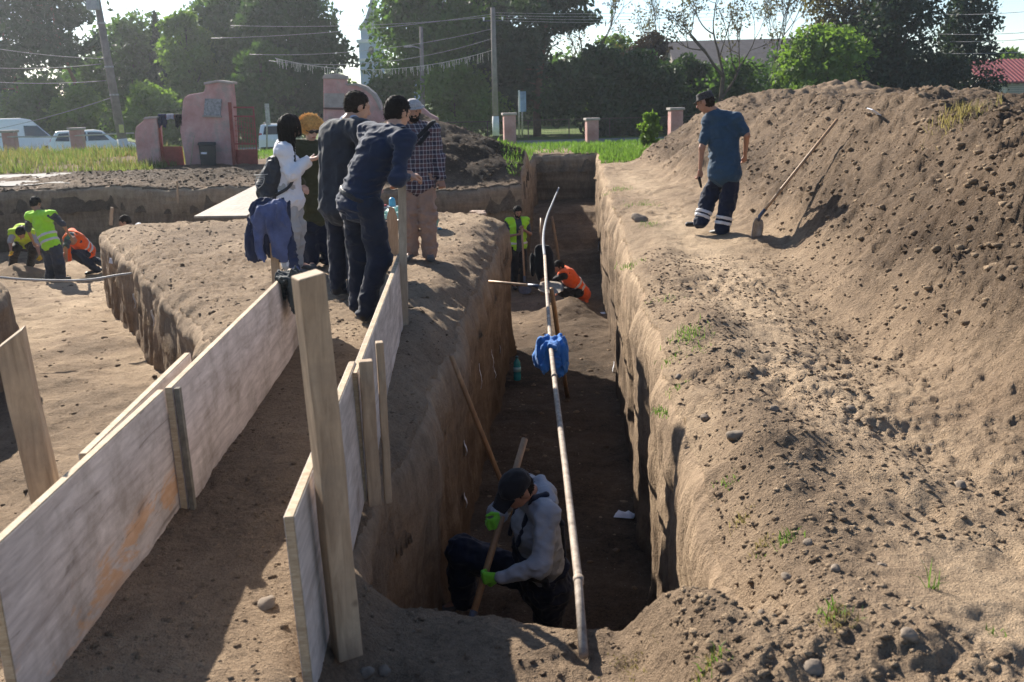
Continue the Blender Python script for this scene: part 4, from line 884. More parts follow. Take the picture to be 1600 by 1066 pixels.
# bearded man in plaid
J = stand((-.95, 10.55, G(-.95, 10.55)), 266, 1.66); J['face'] = unit(V3(.05, -.9, -.2)); J['cuL'] = J['cuR'] = .8
J['elL'] = J['P'](-.25, -.02, 1.13); J['wrL'] = J['P'](-.275, .05, .90); J['elR'] = J['P'](.25, -.02, 1.13); J['wrR'] = J['P'](.24, .10, .90)
person(J, 'bearded man in grey hat and plaid shirt standing by the sacks', M_SKIND)
top(J, 'plaid_shirt', plaid_mat(), .028, .96, .13, .012, seed=8); trousers(J, M_KHAKI, .014, .98, .026, [(.014, 7, 8), (.007, 18, 22)]); beard(J, M_HAIRB); hair_short(J, M_HAIRB, .0); eyes(J); cap(J, M_HAT, .07, 'bucket', 'hat'); shoes(J, M_SHOEG)
sh = J['shL']; pl = J['pel']; n_ = unit(V3(.72, 0, .70)); c0 = J['chest']+V3(0, 0, .02)
wear(J, 'bag_strap', torso(J, .040, .1), M_BLACK, post=lambda D, X, Y, Z: np.maximum(D, np.abs((X-c0[0])*-n_[2]+(Z-c0[2])*n_[0])-.022))
wear(J, 'strap_pad', [('t', J['shL']+V3(-.03, -.08, -.02), J['chest']+V3(.06, -.155, .0), V3(1, 0, 0), (.03, .02), (.032, .02))], M_BLACK)
# woman with the backpack
J = stand((-2.22, 10.12, G(-2.22, 10.12)), -8, 1.66); J['face'] = unit(V3(.85, -.05, -.5)); J['hup'] = V3(.3, 0, 1)
J.update(px(dict(head=(453, 198, 10.1), neck=(443, 223, 10.12), chest=(447, 262, 10.12), shR=(443, 238, 9.96), elR=(456, 273, 9.9), wrR=(481, 250, 10.0), shL=(446, 236, 10.28), elL=(462, 270, 10.3), wrL=(483, 251, 10.2))))
J['hdR'] = unit(V3(.9, .3, .2)); J['hdL'] = unit(V3(.9, -.3, .2)); J['hnR'] = J['hnL'] = V3(0, 0, 1); J['w'] = .95; J['cuL'] = J['cuR'] = .35
person(J, 'woman with long black hair in a white blouse looking at a phone', M_SKINF)
top(J, 'blouse', M_WHITE, .026, .96, .16, .025, folds=[(.012, 8, 7), (.006, 20, 22)], seed=11); tr = trousers(J, M_GREYT, .014, .98, .022)
for k in 'R':
    wear(J, 'side_stripe', [('c', J['hip'+k]+V3(0, -.098, -.02), J['kn'+k]+V3(0, -.088, 0), .013, .013), ('c', J['kn'+k]+V3(0, -.088, 0), J['an'+k]+V3(0, -.078, .02), .013, .013)], M_WHITE, parent=tr, vox=.008)
r, f, u = head_axes(J); c = J['head']
hl_ = wear(J, 'hair', [('e', c+u*.025-f*.015, (r, f, u), (.090, .102, .098)), ('c', c-f*.05+r*.045, c-f*.055-V3(0, 0, .27)+r*.05, .065, .045), ('c', c-f*.05-r*.045, c-f*.055-V3(0, 0, .27)-r*.05, .065, .045), ('c', c+f*.01+r*.068, c+f*.02-V3(0, 0, .24)+r*.062, .04, .03)], M_HAIRB, vox=.009, folds=[(.007, 40, 5)], cuts=[('e', c+f*.10-u*.03, (r, f, u), (.062, .075, .075))])
frizz(hl_, J, 2600, .07, .0035, .06, 1.9); shoes(J, M_SHOEG)
ph = empty('phone', dy(496, 243, 10.1), 'dark phone in the hands of the woman in white', 'phone'); pc = ph.location
MB(pc).box(pc, (.15, .075, .009), Matrix.Rotation(-.5, 3, 'Y')).build('case', M_DARK, ph, bevel=.004); MB(pc).box(pc+Matrix.Rotation(-.5, 3, 'Y') @ Vector((0, 0, .0056)), (.14, .068, .002), Matrix.Rotation(-.5, 3, 'Y')).build('screen', simple('phone_glass', (.03, .035, .05), .1, .05), ph)
bq = np.array(dy(427, 277, 10.02)); M_PACK = cloth('charcoal_nylon', (.038, .042, .050), .2, .3, .6)
E = empty('backpack', bq, 'charcoal backpack with pale shield emblem on the back of the woman in white', 'backpack')
bu = unit(V3(.26, 0, .95)); bf = unit(V3(.95, 0, -.26)); bs = V3(0, 1, 0)
pk = sdf_obj('bag', [('t', bq-bu*.17-bf*.01, bq+bu*.12, bs, (.145, .115), (.12, .095)), ('t', bq-bu*.12-bf*.06, bq-bf*.05, bs, (.12, .09), (.11, .07))], M_PACK, bq, E, vox=.009, folds=[(.008, 9, 9), (.004, 24, 24)])
bz = lambda a, b: (1-a)*b
for sy in (-.10, .08):
    pts = [Vector(bq+bu*.16+bf*.02+bs*sy), Vector(J['shR' if sy < 0 else 'shL']+V3(-.04, 0, .085)), Vector(J['shR' if sy < 0 else 'shL']+V3(.055, 0, .03)), Vector(J['shR' if sy < 0 else 'shL']+V3(.10, .0, -.12)), Vector(bq+bf*.20-bu*.02+bs*sy), Vector(bq-bu*.15+bf*.08+bs*sy)]
    MB(bq).tube(smooth_path(pts), .016, 8).build('shoulder_strap', M_PACK, E, True)
M_EMB = simple('pale_print', (.42, .42, .40), .7)
# emblem: bar of lettering-like strokes above a shield outline, printed on the camera-side flap
ef = unit(V3(-.30, -.954, 0)); er = unit(np.cross(ef, V3(0, 0, 1)))*-1; ec = bq-bu*.06-bf*.06+ef*.128
m = MB(bq); sh_ = [(-.045, .05), (.045, .05), (.045, 0), (.03, -.03), (0, -.055), (-.03, -.03), (-.045, 0)]
def E3(a, b, o=0): return Vector(ec+er*a+bu*b+ef*o)
for (a, b), (c_, d_) in zip(sh_, sh_[1:]+sh_[:1]): m.tube([E3(a, b), E3(c_, d_)], .0045, 6)
for k in range(3): m.tube([E3(-.03, .03-.022*k), E3(.03, .03-.022*k)], .003, 6)
m.tube([E3(-.075, .075), E3(.075, .085)], .0045, 6); m.tube([E3(-.05, .064), E3(.05, .066)], .003, 6)
m.build('emblem', M_EMB, E, True)
# woman with orange curls
J = stand((-2.02, 10.5, G(-2.02, 10.5)), 295, 1.53); J['face'] = unit(V3(.50, -.80, -.30)); J['w'] = 1.1
J['elR'] = J['P'](.26, .0, 1.12); J['wrR'] = J['P'](.20, .18, 1.02)
person(J, 'woman with short orange curls, sunglasses and olive coat', M_SKINF)
top(J, 'coat', M_OLIVE, .034, .95, .28, .03, seed=12); trousers(J, M_WORKB, .022, .95, .035); shoes(J, M_SHOEG)
r, f, u = head_axes(J); c = J['head']; random.seed(8)
cur = [('e', c+u*.045-f*.03, (r, f, u), (.115, .105, .095))]
for i in range(60):
    a = random.uniform(0, 6.283); b = random.uniform(-.15, 1.5); q = c+u*.03-f*.028+r*math.cos(a)*math.cos(b)*.108+f*math.sin(a)*math.cos(b)*.098+u*math.sin(b)*.098
    if (q-c) @ f > .055 and (q-c) @ u < .06: continue
    cur.append(('e', q, (r, f, u), (random.uniform(.014, .024),)*3))
frizz(wear(J, 'hair', cur, M_HAIRO, vox=.008, k=.012, folds=[(.006, 40, 40)], cuts=[('e', c+f*.115-u*.04, (r, f, u), (.068, .075, .09))]), J, 5000, .024, .003, .8, -.05)
g_ = wear(J, 'sunglasses', [('e', c+f*.092+r*.032+u*.010, (r, f, u), (.028, .010, .020)), ('e', c+f*.092-r*.032+u*.010, (r, f, u), (.028, .010, .020)), ('c', c+f*.096-r*.01+u*.015, c+f*.096+r*.01+u*.015, .006, .006)], M_DARK, vox=.005, k=.006)
wear(J, 'temple_arm', [('c', c+f*.085+r*.062+u*.012, c-f*.0+r*.082+u*.012, .005, .005)], M_DARK, parent=g_, vox=.004)
wear(J, 'temple_arm', [('c', c+f*.085-r*.062+u*.012, c-f*.0-r*.082+u*.012, .005, .005)], M_DARK, parent=g_, vox=.004)
wear(J, 'mouth', [('c', c+f*.087-u*.052-r*.016, c+f*.087-u*.052+r*.016, .007, .007)], M_LIP, vox=.005)

# ---- man on the right-hand path
J = stand((2.42, 11.95, G(2.42, 11.95)), 118, 1.75); D_ = 12.0
J.update(px(dict(head=(1102, 160, 12.02), neck=(1116, 174, 12.0), chest=(1130, 205, 12.0), pel=(1132, 258, 11.98), shL=(1108, 191, 12.05), shR=(1149, 187, 11.92), elL=(1097, 231, 12.02), wrL=(1094, 266, 12.05), elR=(1167, 211, 11.88), wrR=(1164, 243, 12.05),
    hipL=(1124, 265, 12.02), hipR=(1142, 264, 11.94), knL=(1110, 304, 12.1), knR=(1139, 308, 11.95), anL=(1095, 347, 12.0), anR=(1128, 358, 11.9))))
J['toL'] = J['anL']+V3(-.10, .05, -.03); J['toR'] = J['anR']+V3(-.06, .12, -.05); J['face'] = unit(V3(-.80, .42, -.30)); J['hup'] = V3(-.2, .1, 1); J['fwd'] = V3(-.5, .86, 0); J['cuL'] = .9; J['cuR'] = .7
d0 = J['anR'][2]-.085-G(J['anR'][0], J['anR'][1])
for k in list(J):
    if isinstance(J[k], np.ndarray) and k[:2] in ('he', 'ne', 'ch', 'pe', 'sh', 'el', 'wr', 'hi', 'kn', 'an', 'to'): J[k] = J[k]-V3(0, 0, d0)*0
person(J, 'man in petrol blue T-shirt and camouflage cap walking beside the heap', M_SKIND)
top(J, 'tee_shirt', M_TEE, .022, .36, .10, .02, folds=[(.006, 5, 8), (.005, 13, 20)], seed=13); tr = trousers(J, M_WORKB, .014, .99, .024)
for k in 'LR':
    a, b = J['kn'+k], J['an'+k]; e = unit(b-a)
    for t_ in (.66, .82):
        c = a+(b-a)*t_
        wear(J, 'reflective_strip', [('c', a, b, .108, .093)], M_STRIP, parent=tr, folds=[(.010, 8, 9), (.005, 20, 26)], seed=2, post=lambda D, X, Y, Z, c=c, e=e: np.maximum(D, np.abs((X-c[0])*e[0]+(Y-c[1])*e[1]+(Z-c[2])*e[2])-.02))
hair_short(J, M_HAIRD, .0); cap(J, M_CAPG, .055, 'field'); shoes(J, M_SHOE)
hb = J['wrL']+V3(-.01, 0, -.10); tag(sdf_obj('radio_handset', [('c', hb, hb+V3(.03, .02, -.10), .018, .014), ('c', hb+V3(.0, 0, .0), hb+V3(-.01, 0, .06), .008, .006)], M_DARK, hb*0, None, vox=.007), 'small black handset in the hand of the man in the blue T-shirt', 'handset')

# ---- workers far down the trench
q = gz(811, 452, -2.2); J = stand((q.x, q.y, FZ(q.x, q.y)), 285, 1.70); J['face'] = unit(V3(.35, -.8, -.45))
J['elL'] = J['P'](-.26, .06, 1.16); J['wrL'] = J['P'](-.04, .26, 1.30); J['elR'] = J['P'](.27, .05, 1.14); J['wrR'] = J['P'](.03, .27, 1.20); J['hdL'] = unit(J['P'](.05, .3, 1.38)-J['wrL']); J['hdR'] = unit(J['P'](-.02, .3, 1.3)-J['wrR']); J['cuL'] = J['cuR'] = 1.0
person(J, 'worker in open lime vest resting his hands on a shovel', M_SKIND, vox=.016)
top(J, 'tee_shirt', M_DTEE, .012, .42, .08); trousers(J, M_BLACK, .012); vest(J, M_HIVIS, M_STRIP, .034, .04, (.02,), open_front=.062); hair_short(J, M_HAIRB, .01); beard(J, M_HAIRB); eyes(J); shoes(J, M_SHOE)
hx = J['P'](.0, .33, 1.33); sb = Vector(gz(821, 462, -2.2)); sb.z = FZ(sb.x, sb.y)+.02
shovel(hx, Vector(hx).lerp(sb, .80), sb, (0, -1, .2), .26, 'shovel with blue grey blade under the hands of the worker in lime vest', M_STICK, M_STEELD, .02)
q = gz(893, 476, -2.2); J = stand((q.x, q.y, FZ(q.x, q.y)), 200, 1.72)
zf = FZ(q.x, q.y); J.update(px(dict(head=(873, 417, 18.35), neck=(880, 422, 18.4), chest=(889, 433, 18.4), pel=(906, 454, 18.5), shL=(880, 430, 18.2), shR=(884, 424, 18.6), elL=(864, 440, 18.15), wrL=(869, 452, 18.0), elR=(868, 438, 18.6), wrR=(862, 455, 18.5), hipL=(903, 457, 18.38), hipR=(906, 454, 18.6), knL=(878, 455, 18.25), knR=(880, 450, 18.75))))
J['anL'] = V3(J['hipL'][0]-.12, 18.2, zf+.09); J['anR'] = V3(J['hipR'][0]-.05, 18.65, zf+.09)
for k in 'LR': J['to'+k] = J['an'+k]+V3(-.15, -.04, -.05)
J['face'] = unit(V3(-.7, -.3, -.6)); J['hup'] = V3(-.5, -.2, .7); J['fwd'] = V3(-1, -.2, 0)
person(J, 'worker in orange vest crouching over the trench floor', M_SKIND, vox=.016)
top(J, 'sweater', M_BLACK, .02, .95, .05); trousers(J, M_BLACK, .012); vest(J, M_ORANGE, M_STRIP, .038, .10, (.06, .18)); hair_short(J, M_HAIRB, .008); shoes(J, M_SHOE)
wear(J, 'vest_tail', [('t', J['pel']+V3(.10, -.05, -.05), J['pel']+V3(.13, -.12, -.32), V3(.5, .8, 0), (.09, .03), (.06, .02))], M_ORANGE, folds=[(.01, 10, 10)])

# ---- workers in the left pit
q = V3(-8.25, 17.75, FZ(-8.25, 17.75)); J = stand(q, 65, 1.72)
J.update(px(dict(head=(56, 318, 17.95), neck=(61, 331, 17.9), chest=(68, 352, 17.85), pel=(79, 382, 17.75), shL=(47, 339, 17.95), shR=(82, 337, 17.7), elR=(99, 352, 17.75), wrR=(108, 366, 17.95), elL=(44, 360, 18.1), wrL=(52, 378, 18.25), hipL=(74, 388, 17.8), hipR=(86, 388, 17.7), knL=(80, 412, 17.8), knR=(92, 412, 17.7))))
for k, x in (('L', -8.32), ('R', -8.12)): J['an'+k] = V3(x, 17.78, FZ(x, 17.78)+.08); J['to'+k] = J['an'+k]+V3(.05, .15, -.05)
J['face'] = unit(V3(.3, .8, -.5)); J['fwd'] = V3(.4, .9, 0)
person(J, 'worker in lime vest with grey bands standing in the left pit', M_SKIND, vox=.016)
top(J, 'tee_shirt', M_DTEE, .016, .46, .05); trousers(J, cloth('slate_trousers', (.045, .055, .075)), .02, .98, .02); vest(J, M_HIVIS, M_STRIP, .034, .02, (.05, .17)); hair_short(J, M_HAIRB, .008); shoes(J, M_SHOEG)
x0, y0 = -9.75, 19.6; J = stand((x0, y0, FZ(x0, y0)), 275, 1.70)
J.update(px(dict(head=(33, 364, 19.0), neck=(35, 357, 19.15), chest=(36, 362, 19.3), pel=(37, 378, 19.65), shL=(51, 366, 19.1), shR=(20, 364, 19.1), elL=(58, 385, 18.95), wrL=(62, 400, 18.8), elR=(16, 380, 18.95), wrR=(17, 393, 18.8), hipL=(45, 380, 19.65), hipR=(30, 380, 19.65), knL=(52, 390, 19.35), knR=(24, 390, 19.35))))
for k, x in (('L', x0+.2), ('R', x0-.15)): J['an'+k] = V3(x, y0+.05, FZ(x, y0)+.09); J['to'+k] = J['an'+k]+V3(0, -.15, -.05)
J['face'] = unit(V3(-.05, -.45, -.9)); J['hup'] = V3(0, -1, .4)
person(J, 'worker in lemon vest and yellow gloves bending down in the left pit', M_SKIND, vox=.016, gloves=M_GLOVEY)
top(J, 'tee_shirt', cloth('pale_grey_tee', (.36, .35, .37)), .012, .44, .05); trousers(J, M_BLACK, .012); vest(J, M_HIVIS2, M_STRIP, .03, .0, ()); hair_short(J, M_HAIRB, .01); shoes(J, M_SHOE)
x0, y0 = -8.05, 18.9; J = stand((x0, y0, FZ(x0, y0)), 220, 1.70)
J.update(px(dict(head=(111, 374, 18.5), neck=(115, 368, 18.65), chest=(121, 376, 18.75), pel=(135, 391, 18.95), shL=(107, 372, 18.5), shR=(113, 365, 18.9), elL=(103, 386, 18.3), wrL=(104, 400, 18.3), elR=(101, 378, 18.7), wrR=(100, 394, 18.6), hipL=(133, 395, 18.85), hipR=(137, 392, 19.05), knL=(118, 398, 18.55), knR=(122, 396, 18.9))))
J['anL'] = V3(-7.85, 18.75, FZ(-7.85, 18.75)+.09); J['anR'] = V3(-7.75, 19.1, FZ(-7.75, 19.1)+.09)
for k in 'LR': J['to'+k] = J['an'+k]+V3(-.14, -.06, -.05)
J['face'] = unit(V3(-.5, -.5, -.7)); J['hup'] = V3(-.5, -.4, .6); J['fwd'] = V3(-.8, -.6, 0)
person(J, 'worker in orange vest stooping beside the standing one in the left pit', M_SKIND, vox=.016)
top(J, 'tee_shirt', M_DTEE, .014, .45, .05); trousers(J, M_WORKB, .014); vest(J, M_ORANGE, M_STRIP, .036, .04, (.04, .15)); cap(J, M_TEAL2, .05); shoes(J, M_SHOE)
wear(J, 'vest_flap', [('t', J['shL']+V3(-.02, -.05, -.1), J['shL']+V3(-.0, -.12, -.40), V3(.9, -.3, 0), (.09, .03), (.07, .02))], M_ORANGE, folds=[(.012, 10, 10)])
q = np.array(dy(195, 347, 17.6)); x0, y0 = q[0], 17.7; J = stand((x0, y0, FZ(x0, y0)), 10, 1.70)
dz = q[2]-.04-J['head'][2]
J.update({k: J[k]+V3(0, 0, 0) for k in ()})
for k in ('head', 'neck', 'chest', 'shL', 'shR', 'pel', 'hipL', 'hipR', 'elL', 'elR', 'wrL', 'wrR'): J[k] = J[k]+V3(0, 0, dz)
J['head'] = q; J['neck'] = q+V3(.10, 0, -.10); J['chest'] = q+V3(.22, 0, -.27); J['shL'] = q+V3(.17, .18, -.13); J['shR'] = q+V3(.17, -.18, -.13); J['elL'] = q+V3(.1, .2, -.4); J['elR'] = q+V3(.1, -.2, -.4); J['wrL'] = q+V3(-.05, .15, -.6); J['wrR'] = q+V3(-.05, -.15, -.6); J['pel'] = q+V3(.42, 0, -.5); J['hipL'] = J['pel']+V3(0, .09, -.04); J['hipR'] = J['pel']+V3(0, -.09, -.04)
zf = FZ(x0+.4, y0)
for k, s_ in (('L', .1), ('R', -.1)): J['an'+k] = V3(q[0]+.45, q[1]+s_, zf+.08); J['kn'+k] = (J['hip'+k]+J['an'+k])/2+V3(-.12, 0, 0); J['to'+k] = J['an'+k]+V3(-.15, 0, -.05)
J['face'] = unit(V3(-.8, -.2, -.5))
person(J, 'stooping worker in white shirt mostly hidden behind the earth platform', M_SKIND, vox=.02)
top(J, 'shirt', M_WHITE, .014, .9, .05); trousers(J, M_BLACK, .014); hair_short(J, M_HAIRD, .006); shoes(J, M_SHOE)
# ================================================================ road, path, walls, vehicles, poles, houses
M_ASPH = simple('old_asphalt', (.21, .205, .20), .95, .15, 3, .1, .4, 20); M_CONC = simple('pale_concrete', (.42, .39, .35), .95, .12, 4, .1, .3, 30)
def strip(name, pts, mat, dz):
    V = []; F = []
    for (x0, y0, x1, y1) in pts: V += [(x0, y0, G(x0, y0)+dz), (x1, y1, G(x1, y1)+dz)]
    for i in range(len(pts)-1): F.append((2*i, 2*i+2, 2*i+3, 2*i+1))
    o = link(name, np_mesh(name, V, F), mat, smooth=False); tag(o, kind='structure')
strip('road', [(x, 56.5-.01*x, x, 63-.01*x) for x in range(-70, 75, 5)], M_ASPH, .03)
V = []; F = []
for i, x in enumerate(np.arange(-30, -9.4, .5)):
    for j, y in enumerate((23.0, 24.3, 25.6)): yy = y+.05*(x+12); V.append((x, yy, float(base(np.array([x]), np.array([yy]))[0])+.045))
n = len(V)//3
for i in range(n-1):
    for j in range(2): a = i*3+j; F.append((a, a+3, a+4, a+1))
tag(link('path', np_mesh('path', V, F), M_CONC, smooth=False), kind='structure')
def pink_mat():
    t = NT('pink_plaster'); co = t.co(); f = t.noise(co, 1.6, 6, .65); c = t.ramp(f, [(.32, (.40, .21, .19)), (.55, (.53, .32, .295)), (.75, (.60, .43, .40))])
    gp = t.ramp(t.noise(co, .9, 6, .75), [(.50, (0, 0, 0)), (.60, (1, 1, 1))]); c = t.mix(t.math('MULTIPLY', gp, .75), c, (.33, .29, .26)); t.col(c); t.bump(t.math('ADD', t.noise(co, 10, 5), t.math('MULTIPLY', gp, -.5)), .5, .04); return t.set(.95, .1)
M_PINK = pink_mat(); M_CAPST = simple('grey_render', (.36, .32, .29), .95, .2, 5, .1, .5, 14); M_REDM = simple('red_oxide_paint', (.26, .065, .05), .7, .25, 9, .3, .2, 30)
def outline(pts, y): return [dy(a, b, y) for a, b in pts]
def arc(cx, cy, rx, ry, a0, a1, n=7): return [(cx+rx*math.cos(R(a0+(a1-a0)*i/n)), cy-ry*math.sin(R(a0+(a1-a0)*i/n))) for i in range(n+1)]
YW = 29.0
b = dy(325, 275, YW); E = empty('gate_wall', b, 'tall pink plaster gate wall with curved shoulder and grey plaque', 'wall')
w_ = [(296, 290), (281, 205)]+arc(300, 162, 15, 15, 190, 90, 6)+[(318, 144), (320, 138), (320, 131)]+[(336, 128), (360, 130), (363, 160), (369, 290)]
MB(b).prism(outline(w_, YW), (0, .45, 0)).build('wall', M_PINK, E, bevel=.03)
MB(b).prism(outline([(318, 133), (318, 129), (340, 125), (363, 128), (363, 132), (340, 129)], YW-.05), (0, .55, 0)).build('coping', M_CAPST, E, bevel=.015)
MB(b).prism(outline([(320, 154), (346, 155), (344, 181), (318, 180)], YW-.06), (0, .08, 0)).build('plaque', simple('speckled_stone', (.27, .27, .28), .8, .45, 14, .2, .3, 30), E, bevel=.01)
MB(b).prism(outline([(316, 180), (345, 181), (345, 184), (316, 183)], YW-.12), (0, .14, 0)).build('plaque_ledge', M_CAPST, E, bevel=.01)
MB(b).prism(outline([(356, 160), (361, 160), (371, 290), (366, 290)], YW-.04), (0, .06, 0)).build('gate_post', M_REDM, E)
b2 = dy(232, 275, YW); E2 = empty('gate_wall', b2, 'low pink plaster wall end with rounded top beside the clothes', 'wall')
MB(b2).prism(outline([(219, 290), (210, 210), (212, 198), (220, 192), (226, 186), (245, 184), (252, 290)], YW), (0, .42, 0)).build('wall', M_PINK, E2, bevel=.03)
MB(b2).prism(outline([(222, 187), (226, 183), (247, 182), (247, 185)], YW-.04), (0, .5, 0)).build('coping', M_CAPST, E2, bevel=.012)
# red wicket between the two, with washing over its bar
bw = dy(270, 262, YW+.1); E3 = empty('wicket_gate', bw, 'dark red metal wicket gate between the two left pink walls', 'gate')
MB(bw).prism(outline([(254, 229), (284, 229), (290, 275), (256, 275)], YW+.15), (0, .04, 0)).build('lower_panel', M_REDM, E3); MB(bw).tube([dy(247, 183, YW+.1), dy(283, 181, YW+.1)], .03, 6).build('top_bar', M_REDM, E3)
MB(bw).tube([dy(247, 183, YW+.1), dy(256, 265, YW+.1)], .04, 6).build('upright', M_REDM, E3)
for (x0, x1, yb, m_, lb) in ((248, 259, 201, M_NAVY, 'navy garment drying over the wicket gate bar'), (260, 272, 190, cloth('pale_lilac_cloth', (.40, .38, .42)), 'pale grey garment drying over the wicket gate bar'), (273, 286, 201, M_BLACK, 'black garment drying over the wicket gate bar')):
    c = dy((x0+x1)/2, 181, YW+.08); wd = (x1-x0)*.0187/2; hg = (yb-181)*.0187; E4 = empty('garment', c, lb, 'garment')
    o = saddle(E4, 'cloth', m_, wd, hg*.8, hg, x0, .03, 24, .05, .9, .03); o.rotation_euler = (0, 0, -math.pi/2)
# red lattice gate leaf, open
bg_ = dy(384, 275, YW+.05); E5 = empty('gate_leaf', bg_, 'dark red iron gate leaf with solid base and lattice top', 'gate')
MB(bg_).prism(outline([(366, 234), (402, 233), (404, 280), (368, 280)], YW+.08), (0, .04, 0)).build('lower_panel', M_REDM, E5)
for a, c in (((363, 168), (367, 235)), ((396, 170), (401, 235)), ((363, 168), (397, 168)), ((364, 182), (397, 182)), ((366, 225), (400, 225))): MB(bg_).tube([dy(*a, YW+.1), dy(*c, YW+.1)], .022, 6).build('bar', M_REDM, E5)
for k in range(7): x = 368+k*4.4; MB(bg_).tube([dy(x, 182, YW+.1), dy(x+2, 234, YW+.1)], .008, 5).build('lattice_bar', M_REDM, E5)
for k in range(5): MB(bg_).tube([dy(365, 188+k*8, YW+.12), dy(399, 194+k*8, YW+.12)], .007, 5).build('lattice_bar', M_REDM, E5)
# right-hand pink wall
b = dy(540, 250, YW+.6); E = empty('gate_wall', b, 'pink plaster gate wall behind the suited man, curving down to the heap', 'wall')
Y2 = YW+.6
w_ = [(506, 280), (505, 124), (507, 120), (538, 120), (540, 132)]+[(556, 132), (570, 138), (582, 148), (590, 160), (594, 172), (600, 177), (648, 172), (660, 168), (672, 178), (684, 184), (684, 280)]
MB(b).prism(outline(w_, Y2), (0, .45, 0)).build('wall', M_PINK, E, bevel=.03)
MB(b).prism(outline([(503, 123), (506, 117), (524, 115), (540, 118), (541, 124)], Y2-.05), (0, .55, 0)).build('coping', M_CAPST, E, bevel=.015)
MB(b).prism(outline([(541, 131), (557, 130), (572, 135), (585, 146), (593, 159), (596, 172), (593, 173), (588, 160), (580, 148), (570, 140), (556, 134), (541, 134)], Y2-.05), (0, .55, 0)).build('coping', M_CAPST, E, bevel=.01)
MB(b).prism(outline([(506, 146), (538, 146), (538, 168), (506, 168)], Y2-.012), (0, .03, 0)).build('bare_patch', M_CAPST, E)
MB(b).prism(outline([(505, 168), (540, 169), (540, 172), (505, 171)], Y2-.05), (0, .1, 0)).build('band', simple('dark_band', (.14, .09, .08), .9), E)
# wheeled bin
b = dy(325, 266, YW-.5); E = empty('wheeled_bin', b, 'dark wheeled rubbish bin standing against the pink gate wall', 'bin'); M_BIN = simple('dark_bin_plastic', (.025, .03, .032), .5)
MB(b).hexa([dy(316, 272, YW-.5), dy(338, 272, YW-.5), dy(338, 272, YW-.1), dy(316, 272, YW-.1)], [dy(310, 227, YW-.55), dy(337, 227, YW-.55), dy(337, 227, YW-.05), dy(310, 227, YW-.05)]).build('body', M_BIN, E, bevel=.02)
MB(b).hexa([dy(308, 227, YW-.58), dy(338, 227, YW-.58), dy(338, 227, YW-.03), dy(308, 227, YW-.03)], [dy(310, 222, YW-.55), dy(337, 222, YW-.55), dy(337, 222, YW-.05), dy(310, 222, YW-.05)]).build('lid', M_BIN, E, bevel=.02)
MB(b).prism(outline([(314, 238), (323, 238), (323, 241), (314, 241)], YW-.555), (0, .01, 0)).build('sticker', M_TAG, E)
for x in (317, 336): c = dy(x, 266, YW-.12); MB(b).tube([c+Vector((-.03, 0, 0)), c+Vector((.03, 0, 0))], .09, 12).build('wheel', M_DARK, E, True)
stick(dy(297, 263, YW-.3), dy(303, 212, YW-.1), .018, 'pale pole leaning on the tall pink gate wall', 'leaning_pole', M_POSTG, 'pole')
# fence pillars
for (x, yt, yb, d, lb) in ((797, 180, 240, 38, 'pink pillar left of the trench end, next to the road sign'), (925, 188, 245, 38, 'pink pillar right above the trench end, peeling red at its top'), (1055, 172, 215, 36, 'pink pillar sunk behind the spoil heap'), (125, 203, 245, 38, 'pink pillar in front of the white estate car'), (20, 207, 245, 38, 'pink pillar in front of the white van')):
    t_ = dy(x, yt, d); b = dy(x, yb, d); E = empty('fence_pillar', b, lb, 'pillar'); h = t_.z-b.z
    MB(b).box(b+Vector((0, 0, h/2)), (.44, .44, h), Matrix.Rotation(.12, 3, 'Z')).build('shaft', M_PINK, E, bevel=.025); MB(b).box(b+Vector((0, 0, h+.04)), (.54, .54, .09), Matrix.Rotation(.12, 3, 'Z')).build('cap', M_CAPST, E, bevel=.02)
# rail between left pillars
for i, (a, c) in enumerate((((-40, 214), (209, 208)),)): tag(MB(dy(*a, 37.8)).tube([dy(*a, 37.8), dy(80, 214, 37.8), dy(*c, 37.8)], .028, 6).build('rail', M_CONC, None), 'pale rail running past the pink pillars in front of the van', 'rail')
# wire fence on the far side of the road
E = empty('wire_fence', (0, 65, G(0, 65)), 'dark wire mesh fence on the far side of the road', 'fence'); M_WIRE = simple('rusty_wire', (.10, .07, .055), .8)
for x in np.arange(-9, 14.1, 2.6): z = G(x, 65); MB((0, 65, G(0, 65))).box((x, 65, z+.6), (.07, .07, 1.25)).build('post', M_WIRE, E)
m = MB((0, 65, G(0, 65)))
for k in range(9): m.tube([(-9, 65, -1+.15+k*.125), (14, 65, -1+.15+k*.125)], .008, 4)
for x in np.arange(-9, 14, .22): m.tube([(x, 65.01, -.88), (x, 65.01, .15)], .006, 4)
tag(m.build('mesh', M_WIRE, E), kind='stuff'); MB((0, 65, G(0, 65))).tube([(-9, 65, .2), (14, 65, .2)], .025, 5).build('top_rail', M_WIRE, E)
